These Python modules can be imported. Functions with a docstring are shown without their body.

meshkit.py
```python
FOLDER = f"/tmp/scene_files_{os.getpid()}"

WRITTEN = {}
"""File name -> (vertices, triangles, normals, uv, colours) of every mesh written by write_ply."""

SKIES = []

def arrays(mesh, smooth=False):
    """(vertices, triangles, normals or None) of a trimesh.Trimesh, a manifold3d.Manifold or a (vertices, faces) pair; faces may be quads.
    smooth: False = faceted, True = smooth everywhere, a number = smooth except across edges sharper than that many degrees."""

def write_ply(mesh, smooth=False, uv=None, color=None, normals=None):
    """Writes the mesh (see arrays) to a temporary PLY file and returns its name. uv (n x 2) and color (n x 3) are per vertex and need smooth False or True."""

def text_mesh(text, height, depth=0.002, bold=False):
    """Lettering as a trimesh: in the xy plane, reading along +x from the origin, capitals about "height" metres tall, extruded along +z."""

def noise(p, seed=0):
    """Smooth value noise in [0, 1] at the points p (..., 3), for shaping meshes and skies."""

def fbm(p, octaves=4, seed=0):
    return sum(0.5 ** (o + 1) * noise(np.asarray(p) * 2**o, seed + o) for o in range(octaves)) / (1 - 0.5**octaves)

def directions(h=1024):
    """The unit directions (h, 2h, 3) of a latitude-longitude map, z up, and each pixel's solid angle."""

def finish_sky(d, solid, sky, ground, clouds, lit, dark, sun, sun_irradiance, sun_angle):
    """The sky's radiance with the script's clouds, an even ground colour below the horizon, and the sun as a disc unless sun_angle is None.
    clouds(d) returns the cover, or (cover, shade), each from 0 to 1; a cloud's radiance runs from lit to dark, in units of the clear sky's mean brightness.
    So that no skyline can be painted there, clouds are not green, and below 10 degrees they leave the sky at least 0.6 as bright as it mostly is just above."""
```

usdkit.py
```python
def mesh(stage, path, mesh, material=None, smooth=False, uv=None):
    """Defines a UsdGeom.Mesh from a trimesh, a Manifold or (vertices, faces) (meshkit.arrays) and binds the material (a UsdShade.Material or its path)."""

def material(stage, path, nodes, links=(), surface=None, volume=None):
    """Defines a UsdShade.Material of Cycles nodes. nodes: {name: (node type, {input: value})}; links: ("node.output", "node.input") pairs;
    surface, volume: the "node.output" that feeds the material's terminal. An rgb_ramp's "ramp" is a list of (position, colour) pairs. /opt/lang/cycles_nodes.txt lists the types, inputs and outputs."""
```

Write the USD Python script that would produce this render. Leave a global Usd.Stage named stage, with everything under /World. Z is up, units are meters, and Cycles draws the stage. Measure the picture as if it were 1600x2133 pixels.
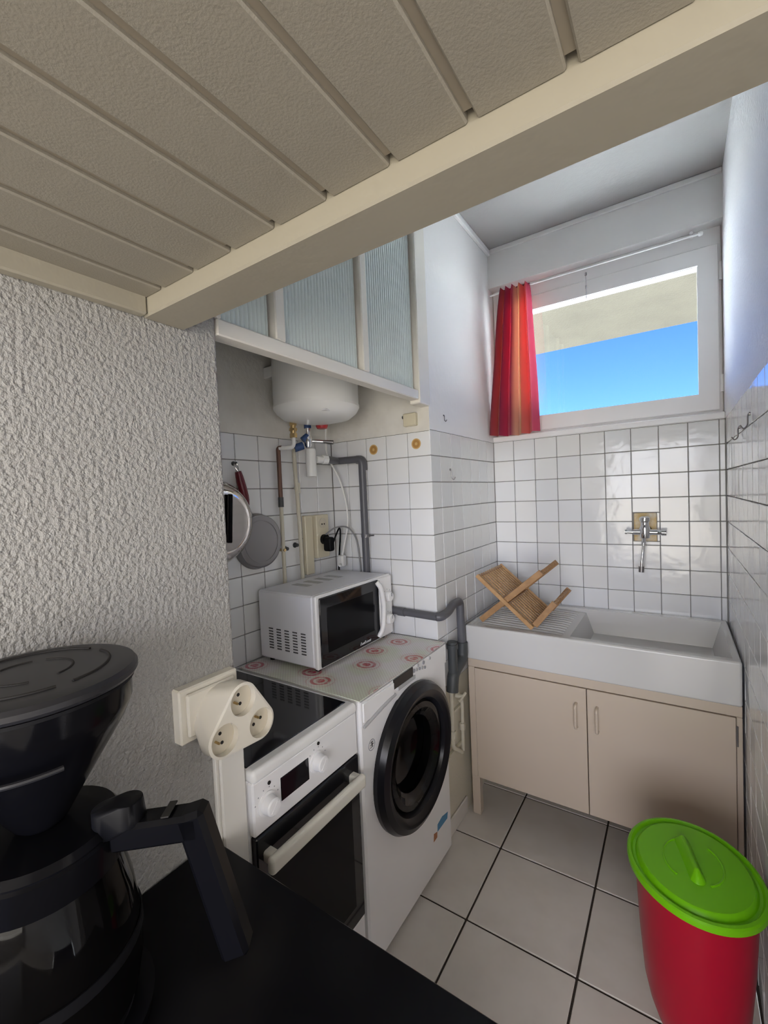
import math, random
import numpy as np
import trimesh, manifold3d
import shapely.geometry as sg
import usdkit, meshkit
from pxr import Usd, UsdGeom, UsdLux, UsdShade, Gf, Sdf
from manifold3d import Manifold, CrossSection

random.seed(7)
rng = np.random.default_rng(7)
stage = Usd.Stage.CreateInMemory()
UsdGeom.SetStageUpAxis(stage, 'Z')
UsdGeom.SetStageMetersPerUnit(stage, 1.0)
UsdGeom.Xform.Define(stage, '/World')
UsdGeom.Scope.Define(stage, '/World/Looks')
PI = math.pi

# ------------------------------------------------------------------ camera, sky, light, exposure
F_PX = 914.31
def rotvec(rv):
    th = np.linalg.norm(rv); k = np.array(rv) / th
    K = np.array([[0, -k[2], k[1]], [k[2], 0, -k[0]], [-k[1], k[0], 0]])
    return np.eye(3) + math.sin(th) * K + (1 - math.cos(th)) * K @ K
RC = rotvec([1.5696, 0.4399, -0.4883])           # rows: right, down, forward
CAM = np.array([0.7907, -2.2331, 1.3995])
cam = UsdGeom.Camera.Define(stage, '/World/camera')
m = np.eye(4); m[0, :3] = RC[0]; m[1, :3] = -RC[1]; m[2, :3] = -RC[2]; m[3, :3] = CAM
cam.AddTransformOp().Set(Gf.Matrix4d(*m.flatten().tolist()))
cam.CreateHorizontalApertureAttr(36.0)
cam.CreateVerticalApertureAttr(36.0 * 2133 / 1600)
cam.CreateFocalLengthAttr(36.0 * F_PX / 1600)
cam.CreateClippingRangeAttr(Gf.Vec2f(0.02, 500))
cam.CreateExposureAttr(1.46)

SKY_STRENGTH = 0.058
mat_sky = usdkit.material(stage, '/World/Looks/sky', {
    'sky': ('sky_texture', {'sky_type': 'multiple_scattering', 'sun_disc': False, 'sun_elevation': math.radians(48), 'sun_rotation': math.radians(130),
                            'altitude': 200.0, 'air_density': 1.0, 'aerosol_density': 0.6, 'ozone_density': 2.0}),
    'tint': ('mix', {'mix_type': 'multiply', 'fac': 1.0, 'color2': (0.43, 0.60, 1.12)}),
    'bg': ('background_shader', {'strength': SKY_STRENGTH})},
    [('sky.color', 'tint.color1'), ('tint.color', 'bg.color')], surface='bg.background')
dome = UsdLux.DomeLight.Define(stage, '/World/sky')
dome.CreateIntensityAttr(1.0)
UsdShade.MaterialBindingAPI.Apply(dome.GetPrim()).Bind(mat_sky)

sun = UsdLux.DistantLight.Define(stage, '/World/sun')
sun.CreateIntensityAttr(6.5); sun.CreateNormalizeAttr(True); sun.CreateAngleAttr(0.53); sun.CreateColorAttr(Gf.Vec3f(1.0, 0.97, 0.93))
sun.AddRotateXYZOp().Set(Gf.Vec3f(-28, 24, 0))

def area(name, pos, rot, w, h, inten, col):
    l = UsdLux.RectLight.Define(stage, '/World/' + name)
    l.CreateWidthAttr(w); l.CreateHeightAttr(h); l.CreateIntensityAttr(inten); l.CreateColorAttr(Gf.Vec3f(*col))
    l.AddTranslateOp().Set(Gf.Vec3d(*pos)); l.AddRotateXYZOp().Set(Gf.Vec3f(*rot))
    return l
# daylight of the living room's glazed wall, behind the camera (faces +y)
area('living_room_daylight', (1.35, -4.9, 1.35), (90, 0, 0), 2.8, 2.1, 3.0, (1.0, 0.93, 0.81))
# ------------------------------------------------------------------ materials
def mat(name, color=(0.8, 0.8, 0.8), rough=0.5, metallic=0.0, bump=None, vary=None, extra=None, grain=None):
    """bump=(scale, distance, detail); vary=(scale, second colour, lo, hi); grain: stretch of the pattern"""
    p = {'base_color': color, 'roughness': rough, 'metallic': metallic}
    if extra: p.update(extra)
    nodes = {'p': ('principled_bsdf', p)}; links = []
    if bump or vary:
        nodes['tc'] = ('geometry', {})
        src = 'tc.position'
        if grain:
            nodes['mp'] = ('mapping', {'mapping_type': 'point', 'scale': grain}); links.append((src, 'mp.vector')); src = 'mp.vector'
    if bump:
        nodes['bn'] = ('noise_texture', {'scale': bump[0], 'detail': bump[2] if len(bump) > 2 else 2.0, 'roughness': 0.55})
        nodes['b'] = ('bump', {'strength': 1.0, 'distance': bump[1]})
        links += [(src, 'bn.vector'), ('bn.fac', 'b.height'), ('b.normal', 'p.normal')]
    if vary:
        nodes['vn'] = ('noise_texture', {'scale': vary[0], 'detail': 4.0, 'roughness': 0.6})
        nodes['vr'] = ('rgb_ramp', {'ramp': [(vary[2], color), (vary[3], vary[1])]})
        links += [(src, 'vn.vector'), ('vn.fac', 'vr.fac'), ('vr.color', 'p.base_color')]
    return usdkit.material(stage, '/World/Looks/' + name, nodes, links, surface='p.BSDF')

M = {}
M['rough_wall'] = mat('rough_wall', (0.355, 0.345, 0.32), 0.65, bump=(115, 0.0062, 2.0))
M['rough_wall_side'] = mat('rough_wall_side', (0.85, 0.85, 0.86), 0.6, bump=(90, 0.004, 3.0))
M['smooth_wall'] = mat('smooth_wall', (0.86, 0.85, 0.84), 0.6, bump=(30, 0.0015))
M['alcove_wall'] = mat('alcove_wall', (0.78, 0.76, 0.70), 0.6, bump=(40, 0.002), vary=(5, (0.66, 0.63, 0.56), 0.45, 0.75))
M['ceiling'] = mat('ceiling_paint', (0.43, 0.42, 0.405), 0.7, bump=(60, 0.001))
M['grout'] = mat('grout', (0.27, 0.26, 0.24), 0.85)
M['tile_a'] = mat('tile_white', (0.79, 0.79, 0.775), 0.10, bump=(14, 0.0012))
M['tile_b'] = mat('tile_white_warm', (0.78, 0.775, 0.755), 0.13, bump=(14, 0.0012))
M['tile_c'] = mat('tile_white_grey', (0.76, 0.765, 0.765), 0.12, bump=(14, 0.0012))
M['floor_a'] = mat('floor_tile', (0.74, 0.70, 0.645), 0.32, vary=(9, (0.69, 0.65, 0.59), 0.4, 0.68))
M['floor_b'] = mat('floor_tile_dark', (0.72, 0.68, 0.62), 0.34, vary=(9, (0.67, 0.63, 0.57), 0.4, 0.68))
M['floor_grout'] = mat('floor_grout', (0.045, 0.035, 0.028), 0.9)
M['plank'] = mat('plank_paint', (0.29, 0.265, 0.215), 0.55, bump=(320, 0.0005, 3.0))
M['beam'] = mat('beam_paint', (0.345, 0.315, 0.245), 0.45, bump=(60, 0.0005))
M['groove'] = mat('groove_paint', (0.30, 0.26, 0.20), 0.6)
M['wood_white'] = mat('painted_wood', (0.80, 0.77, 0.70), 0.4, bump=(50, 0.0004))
M['pvc_white'] = mat('window_pvc', (0.84, 0.83, 0.83), 0.3)
M['seal'] = mat('rubber_seal', (0.05, 0.05, 0.05), 0.6)
M['sink'] = mat('sink_stoneware', (0.63, 0.62, 0.59), 0.13)
M['cabinet'] = mat('cabinet_laminate', (0.58, 0.485, 0.38), 0.28)
M['cabinet_dark'] = mat('cabinet_inside', (0.30, 0.25, 0.20), 0.7)
M['chrome'] = mat('chrome', (0.75, 0.75, 0.76), 0.14, 1.0)
M['steel'] = mat('polished_steel', (0.66, 0.62, 0.59), 0.09, 1.0)
M['alu'] = mat('dull_aluminium', (0.30, 0.29, 0.29), 0.42, 1.0)
M['brass'] = mat('brass', (0.62, 0.45, 0.22), 0.3, 1.0)
M['copper'] = mat('old_copper', (0.16, 0.09, 0.065), 0.45, 0.5)
M['pipe_paint'] = mat('pipe_paint', (0.62, 0.58, 0.46), 0.5, bump=(80, 0.0008))
M['pvc_grey'] = mat('pipe_pvc_grey', (0.105, 0.105, 0.115), 0.4)
M['pvc_dark'] = mat('pipe_pvc_dark', (0.055, 0.06, 0.06), 0.5)
M['appliance'] = mat('appliance_white', (0.87, 0.86, 0.845), 0.22)
M['appliance_side'] = mat('appliance_coated_side', (0.85, 0.85, 0.88), 0.4)
M['hob_frame'] = mat('hob_enamel', (0.88, 0.87, 0.84), 0.18)
M['black_glass'] = mat('black_glass', (0.008, 0.008, 0.010), 0.06)
M['black_gloss'] = mat('black_gloss_plastic', (0.004, 0.004, 0.005), 0.14, extra={'specular_ior_level': 0.12})
M['black_matte'] = mat('black_matte_plastic', (0.006, 0.006, 0.007), 0.45, extra={'specular_ior_level': 0.12})
M['lid_black'] = mat('black_lid_plastic', (0.018, 0.0175, 0.019), 0.38, extra={'specular_ior_level': 0.3})
M['door_ring'] = mat('door_ring_black', (0.010, 0.010, 0.012), 0.24, extra={'specular_ior_level': 0.3})
M['drum'] = mat('drum_steel', (0.55, 0.54, 0.53), 0.40, 1.0)
M['handle'] = mat('oven_handle_cream', (0.78, 0.75, 0.65), 0.3)
M['grey_silver'] = mat('silver_plastic', (0.45, 0.45, 0.45), 0.35)
M['vent'] = mat('vent_shadow_grey', (0.09, 0.09, 0.095), 0.7)
M['print_grey'] = mat('grey_print', (0.33, 0.33, 0.35), 0.6)
M['print_white'] = mat('white_print', (0.8, 0.8, 0.8), 0.5)
M['boiler'] = mat('boiler_enamel', (0.88, 0.88, 0.85), 0.3)
M['red_plastic'] = mat('red_plastic', (0.45, 0.03, 0.035), 0.35)
M['red_handle'] = mat('red_handle', (0.13, 0.008, 0.014), 0.35)
M['blue_valve'] = mat('blue_valve', (0.03, 0.07, 0.19), 0.4)
M['white_plastic'] = mat('white_plastic', (0.78, 0.78, 0.75), 0.35)
M['old_plastic'] = mat('yellowed_plastic', (0.66, 0.60, 0.44), 0.35)
M['socket'] = mat('socket_plastic', (0.76, 0.71, 0.60), 0.32)
M['socket_well'] = mat('socket_well_plastic', (0.60, 0.54, 0.42), 0.4)
M['hole'] = mat('hole_black', (0.01, 0.008, 0.006), 0.7)
M['cable_white'] = mat('white_cable', (0.88, 0.87, 0.82), 0.4)
M['cable_grey'] = mat('grey_cable', (0.25, 0.25, 0.25), 0.45)
M['bamboo'] = mat('bamboo', (0.52, 0.315, 0.15), 0.42, vary=(30, (0.40, 0.22, 0.09), 0.35, 0.7))
M['bamboo_dark'] = mat('bamboo_dark', (0.41, 0.235, 0.105), 0.45, vary=(30, (0.30, 0.16, 0.07), 0.35, 0.7))
M['bin_red'] = mat('bin_red_plastic', (0.40, 0.003, 0.022), 0.28, extra={'specular_ior_level': 0.25})
M['bin_green'] = mat('bin_green_plastic', (0.17, 0.52, 0.003), 0.34, extra={'specular_ior_level': 0.25})
M['plaster_patch'] = mat('yellow_plaster', (0.68, 0.50, 0.23), 0.8, bump=(60, 0.003), vary=(22, (0.74, 0.66, 0.52), 0.4, 0.62))
M['decal'] = mat('brown_decal', (0.42, 0.22, 0.06), 0.5)
M['decal_pale'] = mat('ochre_decal', (0.60, 0.40, 0.16), 0.5)
M['counter'] = mat('black_laminate', (0.004, 0.004, 0.005), 0.20, extra={'specular_ior_level': 0.12})
M['sticker_blue'] = mat('sticker_blue', (0.07, 0.24, 0.42), 0.5)
M['sticker_orange'] = mat('sticker_orange', (0.42, 0.17, 0.07), 0.5)
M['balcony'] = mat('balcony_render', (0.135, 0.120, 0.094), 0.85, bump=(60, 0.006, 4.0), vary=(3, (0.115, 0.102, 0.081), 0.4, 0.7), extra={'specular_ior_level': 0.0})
M['ground'] = mat('ground_pale', (0.50, 0.55, 0.565), 0.9, vary=(0.05, (0.45, 0.50, 0.52), 0.4, 0.6))
M['house_wall'] = mat('outer_render', (0.66, 0.62, 0.54), 0.85)
M['carafe'] = mat('carafe_glass', (0.012, 0.011, 0.011), 0.04, extra={'transmission_weight': 0.8, 'ior': 1.2})
M['porthole'] = usdkit.material(stage, '/World/Looks/porthole_glass', {
    'lw': ('layer_weight', {'blend': 0.5}), 'pw': ('math', {'math_type': 'power', 'value2': 5.0}), 'f': ('math', {'math_type': 'multiply_add', 'value2': 0.9, 'value3': 0.04}), 't': ('transparent_bsdf', {'color': (0.42, 0.42, 0.43)}),
    'g': ('glossy_bsdf', {'color': (0.8, 0.8, 0.82), 'roughness': 0.06}), 'm': ('mix_closure', {})},
    [('lw.facing', 'pw.value1'), ('pw.value', 'f.value1'), ('f.value', 'm.fac'), ('t.BSDF', 'm.closure1'), ('g.BSDF', 'm.closure2')], surface='m.closure')
M['ribbed_glass'] = usdkit.material(stage, '/World/Looks/ribbed_glass', {
    'g': ('principled_bsdf', {'base_color': (0.86, 0.95, 0.93), 'roughness': 0.14, 'transmission_weight': 0.30, 'ior': 1.5}),
    }, [], surface='g.BSDF')
M['pane'] = usdkit.material(stage, '/World/Looks/window_pane', {
    'lw': ('layer_weight', {'blend': 0.5}), 'pw': ('math', {'math_type': 'power', 'value2': 5.0}), 'f': ('math', {'math_type': 'multiply_add', 'value2': 0.9, 'value3': 0.04}), 't': ('transparent_bsdf', {'color': (0.97, 0.99, 1.0)}),
    'g': ('glossy_bsdf', {'color': (1, 1, 1), 'roughness': 0.0}), 'm': ('mix_closure', {})},
    [('lw.facing', 'pw.value1'), ('pw.value', 'f.value1'), ('f.value', 'm.fac'), ('t.BSDF', 'm.closure1'), ('g.BSDF', 'm.closure2')], surface='m.closure')
# striped curtain cotton: colour follows the cloth's width (st.x)
_st = [(0.0, (0.20, 0.05, 0.10)), (0.05, (0.60, 0.09, 0.12)), (0.12, (0.78, 0.19, 0.15)), (0.20, (0.36, 0.03, 0.10)), (0.28, (0.72, 0.06, 0.17)),
       (0.40, (0.74, 0.07, 0.19)), (0.46, (0.50, 0.04, 0.14)), (0.50, (0.84, 0.52, 0.40)), (0.60, (0.88, 0.60, 0.46)), (0.64, (0.88, 0.60, 0.28)), (0.67, (0.84, 0.34, 0.24)),
       (0.72, (0.86, 0.26, 0.23)), (0.86, (0.84, 0.20, 0.23)), (0.93, (0.76, 0.10, 0.21)), (1.0, (0.66, 0.08, 0.18))]
M['curtain'] = usdkit.material(stage, '/World/Looks/curtain_cotton', {
    'uv': ('uvmap', {'attribute': 'st'}), 's': ('separate_xyz', {}), 'r': ('rgb_ramp', {'ramp': _st}),
    'd': ('principled_bsdf', {'roughness': 0.8, 'sheen_weight': 0.2}), 't': ('translucent_bsdf', {}), 'm': ('mix_closure', {'fac': 0.45})},
    [('uv.UV', 's.vector'), ('s.x', 'r.fac'), ('r.color', 'd.base_color'), ('r.color', 't.color'), ('d.BSDF', 'm.closure1'), ('t.BSDF', 'm.closure2')], surface='m.closure')
# printed oilcloth: fine lines, pale fields, red oval motifs
M['oilcloth'] = usdkit.material(stage, '/World/Looks/oilcloth', {
    'geo': ('geometry', {}),
    'mp': ('mapping', {'mapping_type': 'point', 'scale': (6.4, 7.2, 1.0)}),
    'v': ('voronoi_texture', {'dimensions': '2D', 'feature': 'f1', 'scale': 1.0, 'randomness': 0.55}),
    'ring': ('rgb_ramp', {'ramp': [(0.0, (1, 1, 1)), (0.09, (1, 1, 1)), (0.10, (0.25, 0.25, 0.25)), (0.15, (0.2, 0.2, 0.2)), (0.16, (0.9, 0.9, 0.9)), (0.22, (0.8, 0.8, 0.8)), (0.23, (0.1, 0.1, 0.1)), (0.29, (0.05, 0.05, 0.05)), (0.30, (0.5, 0.5, 0.5)), (0.32, (0.12, 0.12, 0.12)), (0.40, (0.0, 0.0, 0.0)), (1.0, (0, 0, 0))]}),
    'n': ('noise_texture', {'scale': 55.0, 'detail': 2.0}),
    'nr': ('rgb_ramp', {'ramp': [(0.34, (0.45, 0.45, 0.45)), (0.55, (1, 1, 1))]}),
    'mul': ('mix', {'mix_type': 'multiply', 'fac': 1.0}),
    'w': ('wave_texture', {'wave_type': 'bands', 'bands_direction': 'diagonal', 'scale': 55.0}),
    'base': ('rgb_ramp', {'ramp': [(0.0, (0.82, 0.76, 0.74)), (1.0, (0.90, 0.88, 0.84))]}),
    'pn': ('noise_texture', {'scale': 9.0, 'detail': 1.0}),
    'pr': ('rgb_ramp', {'ramp': [(0.45, (1, 1, 1)), (0.62, (0.92, 0.98, 0.84))]}),
    'tint': ('mix', {'mix_type': 'multiply', 'fac': 1.0}),
    'cn': ('separate_xyz', {}),
    'redr': ('rgb_ramp', {'ramp': [(0.0, (0.62, 0.07, 0.12)), (0.5, (0.60, 0.13, 0.08)), (1.0, (0.55, 0.03, 0.14))]}),
    'mix': ('mix', {'mix_type': 'mix'}),
    'p': ('principled_bsdf', {'roughness': 0.3})},
    [('geo.position', 'mp.vector'), ('mp.vector', 'v.vector'), ('v.distance', 'ring.fac'), ('geo.position', 'n.vector'), ('n.fac', 'nr.fac'),
     ('ring.color', 'mul.color1'), ('nr.color', 'mul.color2'), ('geo.position', 'w.vector'), ('w.fac', 'base.fac'), ('geo.position', 'pn.vector'), ('pn.fac', 'pr.fac'),
     ('base.color', 'tint.color1'), ('pr.color', 'tint.color2'), ('v.color', 'cn.vector'), ('cn.x', 'redr.fac'),
     ('tint.color', 'mix.color1'), ('redr.color', 'mix.color2'), ('mul.color', 'mix.fac'), ('mix.color', 'p.base_color')], surface='p.BSDF')

# ------------------------------------------------------------------ helpers
used = {}
def path_for(name, parent=None):
    base = (str(parent.GetPath()) if parent is not None else '/World') + '/' + name
    n = used.get(base, 0); used[base] = n + 1
    return base if n == 0 else f'{base}_{n:03d}'

def keys(p, label=None, cat=None, group=None, kind=None):
    for k, v in (('label', label), ('category', cat), ('group', group), ('kind', kind)):
        if v: p.SetCustomDataByKey(k, v)

def thing(name, label=None, cat=None, loc=(0, 0, 0), group=None, kind=None):
    x = UsdGeom.Xform.Define(stage, path_for(name)); x.AddTranslateOp().Set(Gf.Vec3d(*map(float, loc)))
    p = x.GetPrim(); keys(p, label, cat, group, kind)
    p_loc[str(p.GetPath())] = np.array(loc, float)
    return p
p_loc = {}
def origin(parent):
    path = str(parent.GetPath())
    for k, v in p_loc.items():
        if path == k or path.startswith(k + '/'): return v
    return np.zeros(3)

def part(parent, name, mesh, material, smooth=30, label=None, kind=None, uv=None):
    """world-space mesh, stored relative to the thing's base"""
    v, f, _ = meshkit.arrays(mesh, False)
    tm = trimesh.Trimesh(v - origin(parent), f, process=False)
    g = usdkit.mesh(stage, path_for(name, parent), tm, M[material], smooth=smooth, uv=uv)
    keys(g.GetPrim(), label, None, None, kind)
    return g.GetPrim()

def single(name, mesh, material, label=None, cat=None, group=None, kind=None, smooth=30, uv=None):
    g = usdkit.mesh(stage, path_for(name), mesh, M[material], smooth=smooth, uv=uv)
    keys(g.GetPrim(), label, cat, group, kind); return g.GetPrim()

def tri(mf):
    m_ = mf.to_mesh(); return trimesh.Trimesh(m_.vert_properties[:, :3], m_.tri_verts, process=False)
def join(*ms):
    return trimesh.util.concatenate([tri(x) if isinstance(x, Manifold) else x for x in ms])

def bx(x0, x1, y0, y1, z0, z1):
    return trimesh.creation.box(bounds=[[min(x0, x1), min(y0, y1), min(z0, z1)], [max(x0, x1), max(y0, y1), max(z0, z1)]])
def mbx(x0, x1, y0, y1, z0, z1):
    return Manifold.cube([x1 - x0, y1 - y0, z1 - z0]).translate([x0, y0, z0])
def cb(x0, x1, y0, y1, z0, z1, r=0.002):
    """chamfered box"""
    x0, x1 = sorted((x0, x1)); y0, y1 = sorted((y0, y1)); z0, z1 = sorted((z0, z1))
    r = min(r, (x1 - x0) * .45, (y1 - y0) * .45, (z1 - z0) * .45)
    P = []
    for x, sx in ((x0, 1), (x1, -1)):
        for y, sy in ((y0, 1), (y1, -1)):
            for z, sz in ((z0, 1), (z1, -1)):
                P += [(x + sx * r, y + sy * r, z), (x + sx * r, y, z + sz * r), (x, y + sy * r, z + sz * r)]
    return Manifold.hull_points(np.array(P))
def rb(x0, x1, y0, y1, z0, z1, r=0.01, n=12):
    """box with rounded edges: hull of eight spheres"""
    S = Manifold.sphere(r, n)
    return Manifold.batch_hull([S.translate([x, y, z]) for x in (x0 + r, x1 - r) for y in (y0 + r, y1 - r) for z in (z0 + r, z1 - r)])

def frame_of(d):
    d = d / np.linalg.norm(d)
    a = np.array([0, 0, 1.0]) if abs(d[2]) < .9 else np.array([1.0, 0, 0])
    u = np.cross(d, a); u /= np.linalg.norm(u); return u, np.cross(d, u), d
def cyl(a, b, r, r2=None, n=24):
    a, b = np.array(a, float), np.array(b, float); r2 = r if r2 is None else r2
    u, w, d = frame_of(b - a); t = np.arange(n) * 2 * PI / n
    c = np.cos(t)[:, None] * u + np.sin(t)[:, None] * w
    V = np.vstack([a + r * c, b + r2 * c, [a], [b]])
    Fc = []
    for i in range(n):
        j = (i + 1) % n
        Fc += [[i, j, n + j], [i, n + j, n + i], [2 * n, j, i], [2 * n + 1, n + i, n + j]]
    tm = trimesh.Trimesh(V, np.array(Fc), process=False)
    if tm.volume < 0: tm.invert()
    return tm
def lathe(prof, c, axis='z', n=48, sx=1.0, sy=1.0, rot=0.0):
    """closed solid: prof = [(r, h)...] revolved about an axis through c; r=0 ends are collapsed"""
    t = np.arange(n) * 2 * PI / n
    rings = []
    V = []; idx = []
    for r, h in prof:
        if r < 1e-7:
            idx.append([len(V)]); V.append((0, 0, h))
        else:
            s = len(V); idx.append(list(range(s, s + n)))
            x, y = r * sx * np.cos(t), r * sy * np.sin(t)
            V += list(zip(x * math.cos(rot) - y * math.sin(rot), x * math.sin(rot) + y * math.cos(rot), [h] * n))
    Fc = []
    for A, B in zip(idx[:-1], idx[1:]):
        for i in range(n):
            j = (i + 1) % n
            if len(A) == 1 and len(B) == 1: break
            if len(A) == 1: Fc.append([A[0], B[j], B[i]])
            elif len(B) == 1: Fc.append([A[i], A[j], B[0]])
            else: Fc += [[A[i], A[j], B[j]], [A[i], B[j], B[i]]]
    V = np.array(V, float)
    if axis == 'x': V = V[:, [2, 0, 1]]
    elif axis == 'y': V = V[:, [1, 2, 0]]
    tm = trimesh.Trimesh(V + np.array(c, float), np.array(Fc), process=False)
    if tm.volume < 0: tm.invert()
    return tm
def spline(pts, k=8):
    P = np.array(pts, float)
    if len(P) < 3: return P
    Q = np.vstack([2 * P[0] - P[1], P, 2 * P[-1] - P[-2]]); out = []
    for i in range(1, len(Q) - 2):
        for t in np.linspace(0, 1, k, endpoint=False):
            a, b, c, d = Q[i - 1], Q[i], Q[i + 1], Q[i + 2]
            out.append(.5 * ((2 * b) + (c - a) * t + (2 * a - 5 * b + 4 * c - d) * t * t + (3 * b - a - 3 * c + d) * t ** 3))
    out.append(P[-1]); return np.array(out)
def fillet(pts, r, k=6):
    P = [np.array(p, float) for p in pts]; out = [P[0]]
    for a, b, c in zip(P[:-2], P[1:-1], P[2:]):
        d1 = (a - b) / np.linalg.norm(a - b); d2 = (c - b) / np.linalg.norm(c - b)
        p1, p2 = b + d1 * r, b + d2 * r
        for t in np.linspace(0, 1, k): out.append((1 - t) ** 2 * p1 + 2 * t * (1 - t) * b + t * t * p2)
    out.append(P[-1]); return np.array(out)
def tube(pts, r, n=14):
    P = np.array(pts, float)
    T = np.gradient(P, axis=0); T /= np.linalg.norm(T, axis=1)[:, None]
    u, w, _ = frame_of(T[0]); V = []; t = np.arange(n) * 2 * PI / n
    R = np.broadcast_to(r, len(P))
    for i in range(len(P)):
        u = u - T[i] * (u @ T[i]); u /= np.linalg.norm(u); w = np.cross(T[i], u)
        V.append(P[i] + R[i] * (np.cos(t)[:, None] * u + np.sin(t)[:, None] * w))
    V = np.vstack(V + [[P[0]], [P[-1]]]); L = len(P); Fc = []
    for i in range(L - 1):
        for a in range(n):
            b = (a + 1) % n
            Fc += [[i * n + a, i * n + b, (i + 1) * n + b], [i * n + a, (i + 1) * n + b, (i + 1) * n + a]]
    for a in range(n):
        b = (a + 1) % n
        Fc += [[L * n, b, a], [L * n + 1, (L - 1) * n + a, (L - 1) * n + b]]
    tm = trimesh.Trimesh(V, np.array(Fc), process=False)
    if tm.volume < 0: tm.invert()
    return tm
def extr(poly, h, axis='z', at=0.0, flip=False):
    """shapely polygon in the plane normal to axis, extruded from at to at+h. axis x: polygon coords are (y, z); axis y: (x, z)"""
    e = trimesh.creation.extrude_polygon(poly, h, engine='earcut'); V = np.array(e.vertices)
    if axis == 'x': V = np.stack([V[:, 2] + at, V[:, 0], V[:, 1]], 1)
    elif axis == 'y': V = np.stack([V[:, 0], V[:, 2] + at, V[:, 1]], 1)
    else: V = V + [0, 0, at]
    tm = trimesh.Trimesh(V, e.faces, process=False)
    if tm.volume < 0: tm.invert()
    return tm
def obox(a, b, w, h, up=(0, 0, 1), r=0.0015):
    """chamfered bar from a to b, w across, h along up"""
    a, b, up = np.array(a, float), np.array(b, float), np.array(up, float)
    d = b - a; L = np.linalg.norm(d); d /= L
    s = np.cross(up, d); s /= np.linalg.norm(s); u = np.cross(d, s)
    q = tri(cb(0, L, -w / 2, w / 2, -h / 2, h / 2, r)); V = np.array(q.vertices)
    return trimesh.Trimesh(a + V[:, :1] * d + V[:, 1:2] * s + V[:, 2:] * u, q.faces, process=False)

# ------------------------------------------------------------------ room shell
T = 0.104; ZS = 0.8205; W = 0.957; HC = 2.625; ZT = ZS + 8 * T - 0.004
YC = -0.709; YP = -1.648; A = -0.50
GAP = 0.0027
def tile(parent, plane, at, u0, u1, v0, v1, sgn, th=0.006):
    """wall tile: face at 'at' on the plane's axis, body behind it; u = other horizontal axis, v = z"""
    g = GAP / 2; j = rng.normal(0, 0.00035, 2)
    u0, u1, v0, v1 = u0 + g, u1 - g, v0 + g, v1 - g
    if u1 - u0 < .008 or v1 - v0 < .008: return
    a, b = at - sgn * th, at
    q = tri(cb(a, b, u0, u1, v0, v1, .0016) if plane == 'x' else cb(u0, u1, a, b, v0, v1, .0016))
    V = np.array(q.vertices); ax = 0 if plane == 'x' else 1; au = 1 - ax
    V[:, ax] += (j[0] * (V[:, au] - (u0 + u1) / 2) + j[1] * (V[:, 2] - (v0 + v1) / 2)) / .052
    part(parent, 'tile', trimesh.Trimesh(V, q.faces, process=False), random.choice(['tile_a', 'tile_a', 'tile_b', 'tile_c']), smooth=False)

DEP = 0.0045   # tiles stand this proud of the grout bed
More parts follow.
